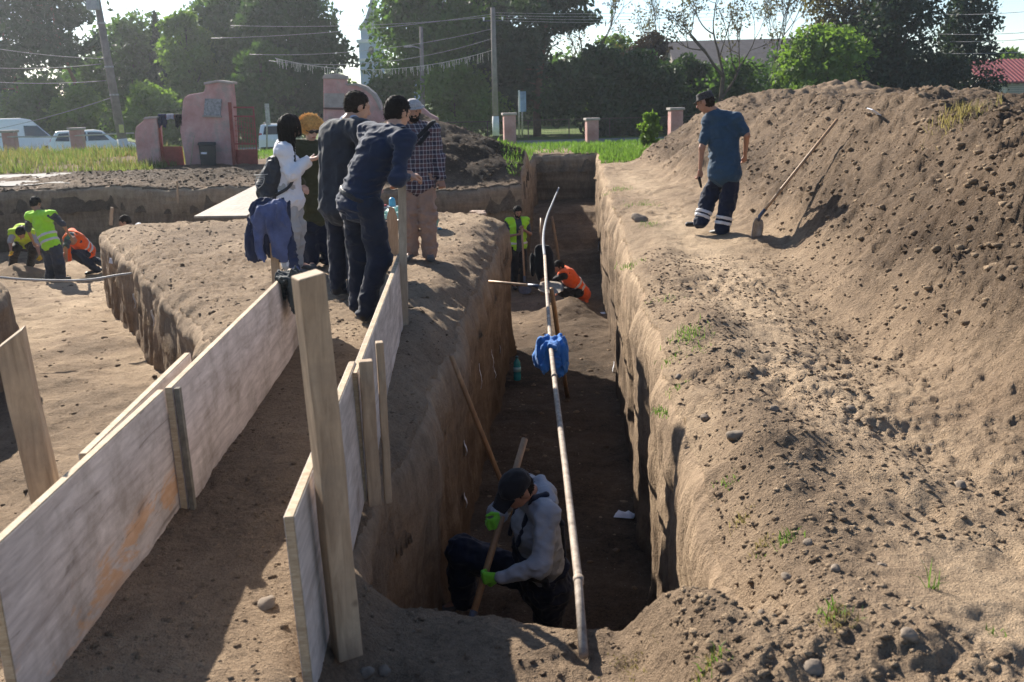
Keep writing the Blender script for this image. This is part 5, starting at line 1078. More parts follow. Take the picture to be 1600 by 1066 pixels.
# ---------------------------------------------------------------- vehicles
M_CARW = simple('white_car_paint', (.70, .72, .74), .25, .03, 3, .5, Coat_Weight=.5); t = NT('car_glass'); t.col((.02, .025, .03)); M_GLASS = t.set(.06, .6); M_TYRE = simple('tyre_rubber', (.018, .018, .018), .9); M_LAMP = simple('red_lamp', (.35, .02, .02), .2); M_LAMPW = simple('clear_lamp', (.6, .6, .6), .15); M_TRIM = simple('dark_trim', (.03, .03, .033), .6); M_RIM = simple('alloy', (.4, .4, .41), .35, Metallic=.7)
def vehicle(loc, rz, L, W, H, prof, wins, label, cat, name, rear=None, wheels=(.18, .80), wr=.33):
    # prof: side outline (x along length 0..1 front to rear, z metres); the upper part narrows
    E = empty(name, loc, label, cat); E.rotation_euler = (0, 0, rz); m = MB(); n = len(prof); belt = H*.56
    def P(x, s, z):
        k = 1 if z < belt else 1-.13*(z-belt)/(H-belt); return Vector(((x-.5)*L, s*W/2*k, z))
    vs = [P(x, -1, z) for x, z in prof]+[P(x, 1, z) for x, z in prof]
    m.add(vs, [tuple(range(n)), tuple(range(2*n-1, n-1, -1))]+[(i, (i+1) % n, (i+1) % n+n, i+n) for i in range(n)]); m.build('body', M_CARW, E, bevel=.05)
    for s in (-1, 1):
        for poly in wins:
            q = [P(x, s, z)+Vector((0, s*.012, 0)) for x, z in poly]; MB().prism(q, (0, s*.012, 0)).build('side_window', M_GLASS, E)
        for wx in wheels:
            c = P(wx, s, wr); c.z = wr; w_ = MB().tube([c+Vector((0, -s*.17, 0)), c+Vector((0, -s*.14, 0)), c+Vector((0, s*.02, 0)), c+Vector((0, s*.04, 0))], [wr*.9, wr, wr, wr*.9], 18).build('wheel', M_TYRE, E, True)
            MB().tube([c+Vector((0, s*.035, 0)), c+Vector((0, s*.055, 0))], wr*.6, 14).build('rim', M_RIM, w_, True)
    def end(x, off):                        # panes and lamps on the front or rear face
        return lambda y, z, o=0.0: Vector(((x-.5)*L+off+o, y*W/2, z))
    if rear:
        for nm, mt, pts, o in rear:
            q = [Vector(((x-.5)*L, y*W/2, z)) for x, y, z in pts]; MB().prism(q, (o, 0, 0)).build(nm, mt, E, bevel=.006)
    return E
van_p = [(0, .45), (.02, .85), (.10, 1.05), (.23, 1.75), (.30, 2.12), (.40, 2.22), (.97, 2.22), (1, 1.9), (1, .42), (.9, .32), (.1, .32)]
c = dy(48, 226, 58); vehicle((c.x-1.0, 58, G(c.x, 58)), R(-152), 5.2, 1.95, 2.25, van_p, [[(.14, 1.2), (.25, 1.78), (.38, 1.8), (.38, 1.2)]], 'white van with raised roof parked behind the pink pillar and tall grass', 'van', 'parked_van',
    rear=[('windscreen', M_GLASS, [(.105, -.82, 1.1), (.105, .82, 1.1), (.235, .74, 1.74), (.235, -.74, 1.74)], -.03), ('headlamp', M_LAMPW, [(.01, .55, .75), (.01, .92, .75), (.02, .92, .95), (.02, .55, .95)], -.02), ('headlamp', M_LAMPW, [(.01, -.55, .75), (.01, -.92, .75), (.02, -.92, .95), (.02, -.55, .95)], -.02)])
est_p = [(0, .5), (.02, .8), (.24, .98), (.38, 1.48), (.48, 1.56), (.90, 1.54), (.98, 1.05), (1, .85), (1, .45), (.92, .30), (.08, .30)]
car_rear = [('rear_window', M_GLASS, [(.975, -.72, 1.08), (.975, .72, 1.08), (.915, .64, 1.46), (.915, -.64, 1.46)], .03), ('tail_lamp', M_LAMP, [(.985, .76, .82), (.985, .97, .82), (.965, .95, 1.15), (.965, .8, 1.15)], .03), ('tail_lamp', M_LAMP, [(.985, -.76, .82), (.985, -.97, .82), (.965, -.95, 1.15), (.965, -.8, 1.15)], .03),
    ('number_plate', M_TAG, [(1, -.28, .78), (1, .28, .78), (1, .28, .9), (1, -.28, .9)], .012), ('bumper', M_TRIM, [(1, -.9, .34), (1, .9, .34), (1, .9, .5), (1, -.9, .5)], .03), ('windscreen', M_GLASS, [(.245, -.8, 1.0), (.245, .8, 1.0), (.375, .68, 1.46), (.375, -.68, 1.46)], -.03)]
wn = [[(.31, 1.02), (.39, 1.42), (.55, 1.46), (.55, 1.02)], [(.57, 1.02), (.57, 1.46), (.74, 1.46), (.74, 1.02)], [(.76, 1.02), (.76, 1.45), (.87, 1.43), (.92, 1.05)]]
c = dy(148, 236, 54); e1 = vehicle((c.x, 54, G(c.x, 54)), R(-160), 4.3, 1.75, 1.57, est_p, wn, 'white estate car parked behind the pink pillar', 'car', 'parked_car', car_rear)
c = dy(431, 239, 52); e2 = vehicle((c.x, 53.5, G(c.x, 53.5)), R(-84), 4.4, 1.78, 1.66, [(x, z*1.06) for x, z in est_p], [[(x, z*1.06) for x, z in q] for q in wn], 'white estate car seen from behind through the open gate', 'car', 'parked_car', [(a, b, [(x, y, z*1.06) for x, y, z in q], o) for a, b, q, o in car_rear])
for s in (-1, 1): MB().tube([(.0-.3, s*.62, 1.66), (.2, s*.62, 1.73), (1.5, s*.6, 1.73), (1.7, s*.6, 1.66)], .025, 6).build('roof_rail', M_TRIM, e2)
# ---------------------------------------------------------------- poles, wires, signs
M_POLE = simple('grey_concrete_pole', (.24, .21, .19), .95, .2, 5, .1, .3, 30); M_PAINTW = simple('whitewash', (.62, .62, .60), .9, .1, 8)
b = dy(199, 262, 36); tp = dy(146, -30, 36); E = empty('utility_pole', b, 'leaning concrete utility pole carrying a small box, left of the pink walls', 'pole')
MB(b).tube([b, b.lerp(tp, .5), tp], [.17, .14, .11], 10).build('shaft', M_POLE, E, True); MB(b).tube([b.lerp(tp, .0), b.lerp(tp, .16)], [.178, .172], 10).build('painted_base', M_PAINTW, E, True)
c = b.lerp(tp, .875); MB(b).box(c+Vector((-.1, -.18, 0)), (.38, .22, .36)).build('junction_box', simple('grey_box', (.32, .34, .36), .5), E, bevel=.02)
for t_ in (.40, .55, .78): c = b.lerp(tp, t_); MB(b).tube([c-Vector((0, 0, .03)), c+Vector((0, 0, .03))], .16, 10).build('strap', M_STEEL, E)
c = b.lerp(tp, .2); MB(b).box(c+Vector((.1, -.17, .1)), (.16, .03, .28)).build('notice', simple('faded_notice', (.5, .48, .2), .8), E)
b = dy(775, 212, 50); tp = dy(770, 12, 50); E = empty('utility_pole', b, 'slim concrete utility pole with whitewashed foot left of the dark pine', 'pole')
MB(b).tube([b, tp], [.16, .11], 10).build('shaft', M_POLE, E, True); MB(b).tube([b, b.lerp(tp, .155)], [.172, .166], 10).build('painted_base', M_PAINTW, E, True)
MB(b).tube([tp.lerp(b, .1)+Vector((-.5, 0, 0)), tp.lerp(b, .1)+Vector((.5, 0, 0))], .03, 6).build('crossarm', M_STEELD, E)
for s in (-.45, 0, .45): MB(b).tube([tp.lerp(b, .1)+Vector((s, 0, 0)), tp.lerp(b, .1)+Vector((s, 0, .16))], [.03, .045], 8).build('insulator', M_TAG, E, True)
b2 = dy(661, 190, 66.5); t2 = dy(658, 42, 66.5); E2 = empty('utility_pole', b2, 'far utility pole with a street lamp arm among the trees', 'pole'); MB(b2).tube([b2, t2], [.16, .11], 8).build('shaft', M_POLE, E2, True)
MB(b2).tube([dy(657, 76, 66.4), dy(648, 73, 66.3), dy(640, 72, 66.2)], .04, 6).build('lamp_arm', M_STEEL, E2, True); MB(b2).box(dy(637, 73, 66.2), (.5, .18, .12)).build('lamp_head', M_STEEL, E2, bevel=.03)
def wire(a, c, sag, label, r=.012):
    a, c = Vector(a), Vector(c); p = [a.lerp(c, i/14)-Vector((0, 0, sag*4*(i/14)*(1-i/14))) for i in range(15)]
    return tag(MB(p[0]).tube(p, r, 5).build('overhead_wire', simple('wire', (.25, .25, .26), .5), None, True), label, 'wire', 'overhead wires')
for i, (ya, yc) in enumerate(((103, 100), (124, 126), (66, 92), (212, 220))):
    wire(dy(-60, ya, 38), dy(158+i*8, yc if i < 3 else 150, 36), .12, ['upper pale wire reaching the leaning pole', 'lower pale wire reaching the leaning pole', 'faint wire high on the leaning pole', 'slack wire under the leaning pole'][i], .010)
for i, (ya, yc, s_) in enumerate(((22, 60, .2), (26, 40, .2), (45, 85, .4), (60, 95, .6))):
    wire(dy(770, ya, 50), dy(330+i*30, yc, 52), s_, ['topmost wire from the slim pole', 'second wire from the slim pole', 'sagging cable from the slim pole', 'lowest cable from the slim pole'][i], .012)
for i in range(4): wire(dy(771, 20+4*i, 50), dy(1240, 4+6*i, 74), .3, 'thin wire from the slim pole over the bare trees', .01)
for i, (a, c) in enumerate(((22, 10), (52, 44), (64, 54), (82, 74))): wire(dy(1440, a, 70), dy(1680, c, 60), .2, 'thin wire against the sky above the red roof', .018)
# string of hanging winter lights
a, c = dy(430, 91, 55), dy(771, 78, 50.5); E = empty('light_string', a, 'unlit icicle light string hung across the road from the slim pole', 'light string'); p = [a.lerp(c, i/30)-Vector((0, 0, .75*4*(i/30)*(1-i/30))) for i in range(31)]
MB(a).tube(p, .015, 5).build('cord', simple('pale_cord', (.5, .48, .44), .7), E); random.seed(3); m = MB(a)
for i in range(150):
    t_ = random.random()*29.9; k = int(t_); q = p[k].lerp(p[k+1], t_-k); m.tube([q, q-Vector((random.uniform(-.04, .04), 0, random.choice((.15, .3, .45, .25))))], .011, 4, False)
tag(m.build('icicles', simple('pale_icicle', (.55, .52, .46), .6), E), kind='stuff')
# signs
def sign(x, yt, yb, y, w_, h_, mat, label, back=M_STEEL, rz=0.0):
    b = dy(x, yb, y); t_ = dy(x, yt, y); E = empty('road_sign', b, label, 'sign'); MB(b).tube([b, t_], .035, 8).build('pole', M_STEEL, E, True)
    MB(b).box(t_-Vector((0, .05, h_/2)), (w_, .02, h_), Matrix.Rotation(rz, 3, 'Z')).build('panel', mat, E, bevel=.004); MB(b).box(t_-Vector((0, .028, h_/2)), (w_*.98, .012, h_*.98), Matrix.Rotation(rz, 3, 'Z')).build('back_plate', back, E)
sign(816, 143, 215, 44, .32, .85, simple('blue_white_sign', (.20, .28, .40), .5, .35, 4), 'narrow blue grey road sign by the pink pillar', rz=.3)
sign(811, 141, 215, 43.4, .16, .9, M_PAINTW, 'white edge-on sign board next to the narrow blue one', rz=1.15)
sign(417, 162, 235, 46, .20, .95, M_STEEL, 'grey sign back beside the white car in the gateway', rz=.5)
# ---------------------------------------------------------------- far buildings
def gable(E, x0, x1, y0, y1, z0, ze, zr, wmat, rmat, org, ov=.4, ribs=0):
    MB(org).box(((x0+x1)/2, (y0+y1)/2, (z0+ze)/2), (x1-x0, y1-y0, ze-z0)).build('wall', wmat, E)
    ym = (y0+y1)/2; m = MB(org); m.add([(x0-ov, y0-ov, ze-.1), (x1+ov, y0-ov, ze-.1), (x1+ov, ym, zr), (x0-ov, ym, zr), (x1+ov, y1+ov, ze-.1), (x0-ov, y1+ov, ze-.1), (x0-ov, y0-ov, ze-.22), (x1+ov, y0-ov, ze-.22), (x1+ov, ym, zr-.12), (x0-ov, ym, zr-.12), (x1+ov, y1+ov, ze-.22), (x0-ov, y1+ov, ze-.22)],
        [(0, 1, 2, 3), (3, 2, 4, 5), (7, 6, 9, 8), (8, 9, 11, 10), (0, 6, 7, 1), (4, 10, 11, 5), (0, 3, 9, 6), (3, 5, 11, 9), (1, 7, 8, 2), (2, 8, 10, 4)])
    rf = m.build('roof', rmat, E)
    for k in range(ribs):
        x = x0-ov+(x1-x0+2*ov)*(k+.5)/ribs; MB(org).tube([(x, y0-ov, ze-.07), (x, ym, zr+.03)], .045, 4).build('roof_rib', rmat, rf)
    for s, yw in ((0, x0), (1, x1)): MB(org).prism([(yw, y0, ze-.02), (yw, y1, ze-.02), (yw, ym, zr-.14)], ((.05 if s == 0 else -.05), 0, 0)).build('gable_end', wmat, E)
    return rf
yh = 82; l = dy(1535, 150, yh); rg = dy(1600, 92, yh+4); ev = dy(1570, 126, yh); org = Vector((l.x, yh, G(l.x, yh))); E = empty('house', org, 'pale house with dark red ribbed metal roof beyond the heap', 'house')
M_RROOF = simple('red_metal_roof', (.24, .055, .06), .5, .15, 3, .3); M_HW = simple('cream_render', (.55, .52, .46), .9, .08, 3)
gable(E, l.x+.3, l.x+15, yh, yh+8, -1.2, ev.z, rg.z, M_HW, M_RROOF, org, .5, 46)
c = dy(1545, 141, yh-.05); wn_ = MB(org).box((c.x, yh-.03, c.z), (.8, .06, 1.0)).build('window', simple('window_frame', (.5, .5, .5), .6), E); MB(org).box((c.x, yh-.07, c.z), (.6, .03, .82)).build('pane', M_GLASS, wn_)
for k in range(9): c = dy(1562, 131+k*3.2, yh-.06); MB(org).box((l.x+2.1+6, yh-.06, c.z), (12.2, .05, .10)).build('siding_board', simple('weathered_siding', (.36, .34, .30), .9, .2, 4), E)
for k in range(24): MB(org).box((l.x+.2+k*.62, yh-.25, ev.z-.24), (.10, .5, .14)).build('rafter_end', M_POSTG, E)
yb_ = 105; l = dy(1062, 100, yb_); r_ = dy(1255, 100, yb_); rg = dy(1150, 62, yb_+5); ev = dy(1150, 100, yb_); org = Vector((l.x, yb_, -1)); E = empty('long_building', org, 'long low building with grey brown roof behind the bare tree', 'building')
gable(E, l.x, r_.x, yb_, yb_+10, -1.2, ev.z, rg.z, simple('brown_grey_wall', (.20, .17, .15), .9), simple('grey_brown_roof', (.12, .10, .095), .8, .2, 2), org, .6, 0)
for k in range(8): x = l.x+1+k*1.6; f_ = MB(org).box((x, yb_-.03, ev.z-1.5), (.9, .06, 1.3)).build('window', M_PAINTW, E); MB(org).box((x, yb_-.07, ev.z-1.5), (.74, .03, 1.14)).build('pane', M_GLASS, f_)
# church
yc = 125; M_CH = simple('pale_blue_render', (.34, .42, .52), .9, .08, 2); c0 = dy(590, 190, yc); org = Vector((c0.x, yc, -1)); E = empty('church', org, 'pale blue church with stepped tower glimpsed between the trees', 'church')
def cb(x0, x1, y0, y1, dd, nm, mat=M_CH, yo=0.0):
    p, q = dy(x0, y0, yc), dy(x1, y1, yc); return MB(org).box(((p.x+q.x)/2, yc+dd/2-yo, (p.z+q.z)/2), (q.x-p.x, dd, p.z-q.z)).build(nm, mat, E)
cb(560, 600, 66, 200, 4.0, 'tower'); cb(557, 603, 62, 66, 4.5, 'cornice', M_PAINTW, .2); cb(563, 597, 46, 62, 3.4, 'belfry'); cb(560, 600, 43, 46, 3.8, 'cornice', M_PAINTW, .2); cb(556, 604, 92, 95, 4.4, 'cornice', M_PAINTW, .2); cb(604, 655, 112, 200, 8, 'nave'); cb(601, 657, 109, 112, 8.6, 'cornice', M_PAINTW, .2)
MB(org).prism([dy(560, 43, yc), dy(600, 43, yc), dy(590, 30, yc), dy(584, 12, yc), dy(580, -8, yc), dy(576, 12, yc), dy(570, 30, yc)], (0, 3, 0)).build('spire', simple('grey_zinc', (.25, .27, .3), .5), E)
def archwin(x, y0, y1, wpx): MB(org).prism([dy(a, b_, yc-.06) for a, b_ in [(x-wpx, y1), (x+wpx, y1), (x+wpx, y0+wpx)]+arc(x, y0+wpx, wpx, wpx, 0, 180, 6)], (0, .05, 0)).build('window', M_GLASS, E)
archwin(591, 102, 116, 5); archwin(580, 72, 86, 4); archwin(630, 125, 145, 5)
# ================================================================ trees and bushes
def leaf_mat(name, c, var=.35, tr=.45, scale=.9):
    t = NT(name); co = t.co(); f = t.noise(co, scale, 4, .6); f2 = t.noise(co, 9, 3)
    ff = t.math('ADD', t.math('MULTIPLY', f, .7), t.math('MULTIPLY', f2, .3)); a = tuple(x*(1-var) for x in c); b = tuple(x*(1+var) for x in c)
    col = t.ramp(ff, [(.35, a), (.65, b)]); t.col(col); t.set(.65, .25)
    tl = t.n('BsdfTranslucent'); t.l(t.mix(1.0, col, (1.6, 1.75, .8), 'MULTIPLY'), tl.inputs[0]); mx = t.n('MixShader', i_0=tr); t.l(t.b.outputs[0], mx.inputs[1]); t.l(tl.outputs[0], mx.inputs[2]); t.l(mx.outputs[0], t.out.inputs[0]); return t.m
L_MID = leaf_mat('mid_green_leaf', (.058, .105, .030)); L_LIGHT = leaf_mat('light_green_leaf', (.105, .165, .038)); L_DARK = leaf_mat('dark_green_leaf', (.034, .062, .024), .3, .3); L_PINE = leaf_mat('pine_needles', (.028, .048, .025), .35, .2); L_BRONZE = leaf_mat('bronze_young_leaf', (.085, .070, .040), .3, .35); L_BLUE = leaf_mat('dull_cypress_leaf', (.026, .042, .026), .3, .2); L_PURP = leaf_mat('purple_leaf', (.045, .028, .026), .3, .3)
M_BARK = simple('bark', (.085, .066, .050), .95, .3, 6, .1, .6, 14); M_BARKR = simple('pine_bark', (.13, .080, .055), .95, .3, 6, .1, .6, 14)
def quads(C, size, rs, stretch=1.0, droop=0.0, flat=0.0):
    n = len(C); a = rs.normal(size=(n, 3)); a[:, 2] *= (1-flat); a /= np.linalg.norm(a, axis=1)[:, None]; b = rs.normal(size=(n, 3)); b[:, 2] -= droop; b -= a*(a*b).sum(1)[:, None]; b /= np.linalg.norm(b, axis=1)[:, None]; c = np.cross(a, b)
    s = size*(.6+.8*rs.rand(n))[:, None]; bb = b*s*.5*stretch; cc = c*s*.5*.62
    # pointed leaf spray: four points, slightly cupped
    V = np.stack([C-bb, C+cc*1.0-bb*.1+a*s*.08, C+bb, C-cc*1.0-bb*.1+a*s*.08], 1).reshape(-1, 3); return V, np.arange(n*4).reshape(n, 4)
def limb(m, p, d, L, r, depth, rs, ends, curve=.25, spread=.6, nb=3, up=.12, fork=.55, minr=.012):
    pts = [Vector(p)]; rad = [r]; dd = Vector(d); k = 5
    for i in range(k):
        dd = (dd+Vector(rs.normal(size=3)*curve*.35)+Vector((0, 0, up*.3))).normalized(); pts.append(pts[-1]+dd*L/k); rad.append(max(minr, r*(1-(1-fork)*(i+1)/k)))
    m.tube(pts, rad, 7 if r > .08 else 5, cap=False)
    if depth == 0: ends.append((pts[-1], dd)); ends.append((pts[-3], dd)); return
    for b in range(nb):
        q = pts[-1] if b < 2 else pts[rs.randint(2, k)]
        nd = (dd+Vector(rs.normal(size=3))*spread).normalized(); limb(m, q, nd, L*(.62+.22*rs.rand()), max(minr, r*fork*(.75+.3*rs.rand())), depth-1, rs, ends, curve, spread, nb, up, fork, minr)
def tree(name, label, x, base_py, top_py, y, wpx, kind='broad', leaf=None, n=5000, size=.30, seed=0, group='trees beyond the road', cat='tree', trunk=.14, low=.28, cx=None, bark=None):
    rs = np.random.RandomState(seed+100); gx = dy(x, base_py, y).x; z0 = G(gx, y); b = Vector((gx, y, z0)); H = dy(x, top_py, y).z-z0; Wd = wpx*y/FPX/2
    E = empty(name, b, label, cat, group); m = MB(b); ends = []; C = []; off = ((cx-x)*y/FPX) if cx else 0
    if kind in ('broad', 'bush'):
        nbl = 34 if kind == 'broad' else 20; lo_ = low if kind == 'broad' else .05
        cl = []
        for i in range(nbl):
            t = (i+.5)/nbl; h = lo_+(.93-lo_)*t; prof = math.sin(math.pi*min(1, .18+.80*((h-lo_)/(1-lo_))**.85))**.7; a = rs.rand()*6.28; rr = Wd*prof*(.35+.55*rs.rand())
            cl.append((Vector((off+rr*math.cos(a), rr*math.sin(a)*.8, h*H)), Wd*(.30+.20*rs.rand())*(.7+.5*prof)))
        tp = [b, b+Vector((off*.3, 0, H*lo_*.9+.2)), b+Vector((off*.8, 0, H*.55)), b+Vector((off, 0, H*.85))]; r0 = trunk*H/8
        m.tube(tp, [r0, r0*.75, r0*.4, r0*.1], 8)
        for c, r in cl:
            f = min(.8, max(lo_*.7, c.z/H-.22)); st = b+Vector((off*f, 0, f*H)); md_ = st.lerp(b+c, .5)+Vector((0, 0, -.04*H*.3)); m.tube([st, md_, b+c], [r0*.32, r0*.2, r0*.06], 5, False)
        per = n//nbl
        for c, r in cl:
            k = max(30, int(1.5*per*(r/(Wd*.4))**1.5)); u = rs.normal(size=(k, 3)); u /= np.linalg.norm(u, axis=1)[:, None]; q = r*(.25+.82*rs.rand(k)**.6)[:, None]*u*np.array([1, .9, .78])
            # lumpy edge
            q *= (1+.25*vn(u[:, 0]*2.5+c.x, u[:, 1]*2.5+c.y, u[:, 2]*2.5+c.z, seed=seed))[:, None]; C.append(q+np.array(b+c))
        V, F = quads(np.concatenate(C), size*1.25, rs)
    elif kind == 'pine':
        lean = off; tp = [b+Vector((lean*t+.03*H*math.sin(5*t+seed), 0, H*t)) for t in np.linspace(0, 1, 10)]; r0 = trunk*H/8; m.tube(tp, [r0*(1-.85*t) for t in np.linspace(0, 1, 10)], 8)
        for i in range(int(22)):
            t = low+(1-low)*(i+.5)/22; s_ = tp[min(9, int(t*9))].lerp(tp[min(9, int(t*9)+1)], t*9-int(t*9)); a = rs.rand()*6.28; ln = Wd*(1.15-.75*(t-low)/(1-low))*(.6+.5*rs.rand())
            e = s_+Vector((ln*math.cos(a), ln*math.sin(a)*.8, ln*(.12+.25*rs.rand()))); m.tube([s_, s_.lerp(e, .5)-Vector((0, 0, ln*.06)), e], [r0*.22, r0*.13, r0*.04], 5, False)
            k = int(n/22*1.35); tt = .25+.8*rs.rand(k); q = np.array(s_)[None]*(1-tt)[:, None]+np.array(e)[None]*tt[:, None]; jit = rs.normal(size=(k, 3))*np.array([1, 1, .38])*(ln*.17+.12); C.append(q+jit)
        V, F = quads(np.concatenate(C), size, rs, 1.5, .3)
    elif kind == 'spruce':
        m.tube([b, b+Vector((0, 0, H))], [trunk*H/8, .02], 7)
        k = n; t = rs.rand(k)**.7; hz = H*(1-t)*(1-low)+low*H*0; hz = H*(low+(1-low)*(1-t)); lay = .82+.18*np.cos(hz*5.0); rad = Wd*t*lay*(.45+.55*rs.rand(k)); a = rs.rand(k)*6.28
        V, F = quads(np.stack([b.x+rad*np.cos(a), b.y+rad*np.sin(a), b.z+hz-.15*rad], 1), size, rs, 1.5, .4)
    else:                                   # bare: fine branching with few young leaves
        limb(m, b, (.02, 0, 1), H*.36, trunk*H/8, 4, rs, ends, .22, .46, 3, .30, .58, .016)
        sc = np.array([[e.x, e.y, e.z] for e, d in ends]); k = n; i = rs.randint(0, len(sc), k); V, F = quads(sc[i]+rs.normal(size=(k, 3))*.28, size, rs)
    m.build('trunk', bark or (M_BARKR if kind == 'pine' else M_BARK), E, True)
    o = link('crown', np_mesh('crown', V-np.array(b), F), leaf or L_MID, E, False); return E
T = tree
T('pine_tree', 'tall open pine rising from behind the white van', 30, 190, -70, 74, 150, 'pine', L_PINE, 4200, .36, 1, low=.30)
T('pine_tree', 'pine with forked bending trunk beside the leaning pole', 150, 190, -60, 72, 170, 'pine', L_PINE, 4200, .36, 2, cx=95, low=.42)
T('pine_tree', 'smaller pine between the two tall open pines', -30, 190, -30, 78, 130, 'pine', L_PINE, 3000, .36, 3, low=.3)
T('leafy_bush', 'rounded bright green bush behind the white van', 62, 200, 122, 68, 120, 'bush', L_MID, 3000, .26, 4, 'bushes across the road', 'bush')
T('leafy_bush', 'light green bush left of the leaning pole', 128, 205, 132, 67, 80, 'bush', L_LIGHT, 2200, .26, 5, 'bushes across the road', 'bush')
T('broadleaf_tree', 'dense broadleaf tree behind the leaning pole', 215, 200, 28, 80, 150, 'broad', L_MID, 6500, .32, 6, low=.15)
T('spruce_tree', 'slender dark spruce tip among the broadleaf trees', 260, 200, 17, 78, 70, 'spruce', L_PINE, 3500, .34, 7, low=.1)
T('leafy_bush', 'light green bush above the low pink wall', 240, 215, 130, 67, 90, 'bush', L_LIGHT, 2600, .26, 8, 'bushes across the road', 'bush')
T('broadleaf_tree', 'light green poplar-like tree left of the tall pink wall', 305, 205, 12, 74, 90, 'broad', L_LIGHT, 5000, .30, 9, low=.1)
T('broadleaf_tree', 'wide green tree above the tall pink gate wall', 370, 210, -25, 78, 160, 'broad', L_MID, 8000, .33, 10, low=.1)
T('broadleaf_tree', 'huge dark tree above the gateway', 466, 215, -60, 74, 165, 'broad', L_DARK, 10000, .34, 11, low=.08)
T('broadleaf_tree', 'dark tree left of the church tower', 415, 215, 60, 70, 110, 'broad', L_MID, 4500, .30, 12, low=.05)
T('broadleaf_tree', 'dark low tree under the church tower', 530, 215, 125, 76, 70, 'broad', L_DARK, 3500, .30, 13, low=.05)
T('broadleaf_tree', 'tall sunlit tree right of the church tower', 690, 205, -60, 72, 190, 'broad', L_MID, 9500, .32, 14, low=.30, cx=690)
T('leafy_bush', 'pale green willow-like bush left of the slim pole', 712, 205, 98, 67.5, 130, 'bush', L_LIGHT, 4200, .24, 15, 'bushes across the road', 'bush')
T('leafy_bush', 'dark green bush in front of the church', 612, 205, 112, 69, 90, 'bush', L_MID, 2600, .26, 16, 'bushes across the road', 'bush')
T('pine_tree', 'big dark dense pine above the trench end', 848, 205, -110, 70, 210, 'pine', L_PINE, 12000, .36, 17, low=.16, trunk=.17)
T('pine_tree', 'second dark pine crowding the slim pole', 790, 205, -90, 75, 150, 'pine', L_PINE, 7500, .36, 18, low=.14)
T('leafy_bush', 'broad dark green bush right of the dark pine', 930, 205, 72, 69, 150, 'bush', L_DARK, 4800, .28, 19, 'bushes across the road', 'bush')
T('leafy_bush', 'dark green bush above the pink pillar of the trench end', 1000, 205, 82, 68, 150, 'bush', L_DARK, 4800, .28, 20, 'bushes across the road', 'bush')
T('leafy_bush', 'purple brown bush rising over the green ones', 1005, 200, 52, 76, 100, 'bush', L_PURP, 3000, .28, 21, 'bushes across the road', 'bush')
T('leafy_bush', 'light green shrub behind the purple brown bush', 960, 200, 50, 84, 90, 'bush', L_LIGHT, 2000, .3, 22, 'bushes across the road', 'bush')
T('bare_tree', 'slender nearly bare tree against the sky by the dark pine', 928, 200, -40, 78, 110, 'bare', L_BRONZE, 700, .22, 23, trunk=.11)
T('bare_tree', 'spreading nearly bare tree above the man in the cap', 1118, 205, -50, 66, 160, 'bare', L_BRONZE, 1300, .20, 24, trunk=.16)
T('bare_tree', 'thin bare tree behind the grey brown roof', 1025, 200, -10, 86, 90, 'bare', L_BRONZE, 600, .22, 33, trunk=.10)
T('bare_tree', 'bronze leaved sparse tree right of the spreading bare one', 1205, 205, -30, 76, 120, 'bare', L_BRONZE, 900, .22, 34, trunk=.11)
T('leafy_bush', 'green bush under the spreading bare tree', 1150, 205, 92, 70, 130, 'bush', L_MID, 3200, .27, 25, 'bushes across the road', 'bush')
T('leafy_bush', 'dark bush behind the crest of the heap', 1080, 205, 88, 72, 120, 'bush', L_DARK, 3200, .27, 26, 'bushes across the road', 'bush')
T('broadleaf_tree', 'light green spreading tree above the tall heap', 1290, 200, 38, 66, 150, 'broad', L_LIGHT, 5500, .27, 27, low=.05)
T('broadleaf_tree', 'bronze leaved tree over the light green one', 1310, 200, -60, 72, 120, 'broad', L_BRONZE, 2600, .24, 28, low=.45)
T('cypress_tree', 'big dark evergreen above the crest of the heap', 1395, 200, -70, 68, 170, 'broad', L_BLUE, 8500, .26, 29, low=.06)
T('cypress_tree', 'ragged dark evergreen left of the red roof', 1500, 200, -25, 72, 100, 'broad', L_BLUE, 4200, .24, 30, low=.06)
T('cypress_tree', 'squat dark evergreen between the two tall ones', 1455, 200, 80, 70, 110, 'bush', L_BLUE, 3200, .25, 31)
T('broadleaf_tree', 'small distant tree above the red roof', 1572, 160, 72, 120, 50, 'broad', L_LIGHT, 1200, .4, 32, low=.3)
for i, (x, tpy, wd) in enumerate(((-40, 90, 200), (100, 110, 180), (330, 60, 200), (760, 60, 200), (880, 95, 180), (1230, 95, 160), (1340, 70, 180))):
    T('far_tree', 'distant tree in the wood behind '+('the smaller pine', 'the light green bush by the leaning pole', 'the poplar-like tree', 'the second dark pine', 'the big dark dense pine', 'the bronze sparse tree', 'the light green spreading tree')[i], x, 200, tpy, 98, wd, 'bush', (L_MID, L_DARK)[i % 2], 2600, .42, 50+i, 'background wood')
# sapling at the far end of the heap
T('sapling', 'small bright sapling at the far foot of the tall heap', 1018, 212, 175, 33, 34, 'bush', L_LIGHT, 420, .13, 70, 'young plants', 'sapling')
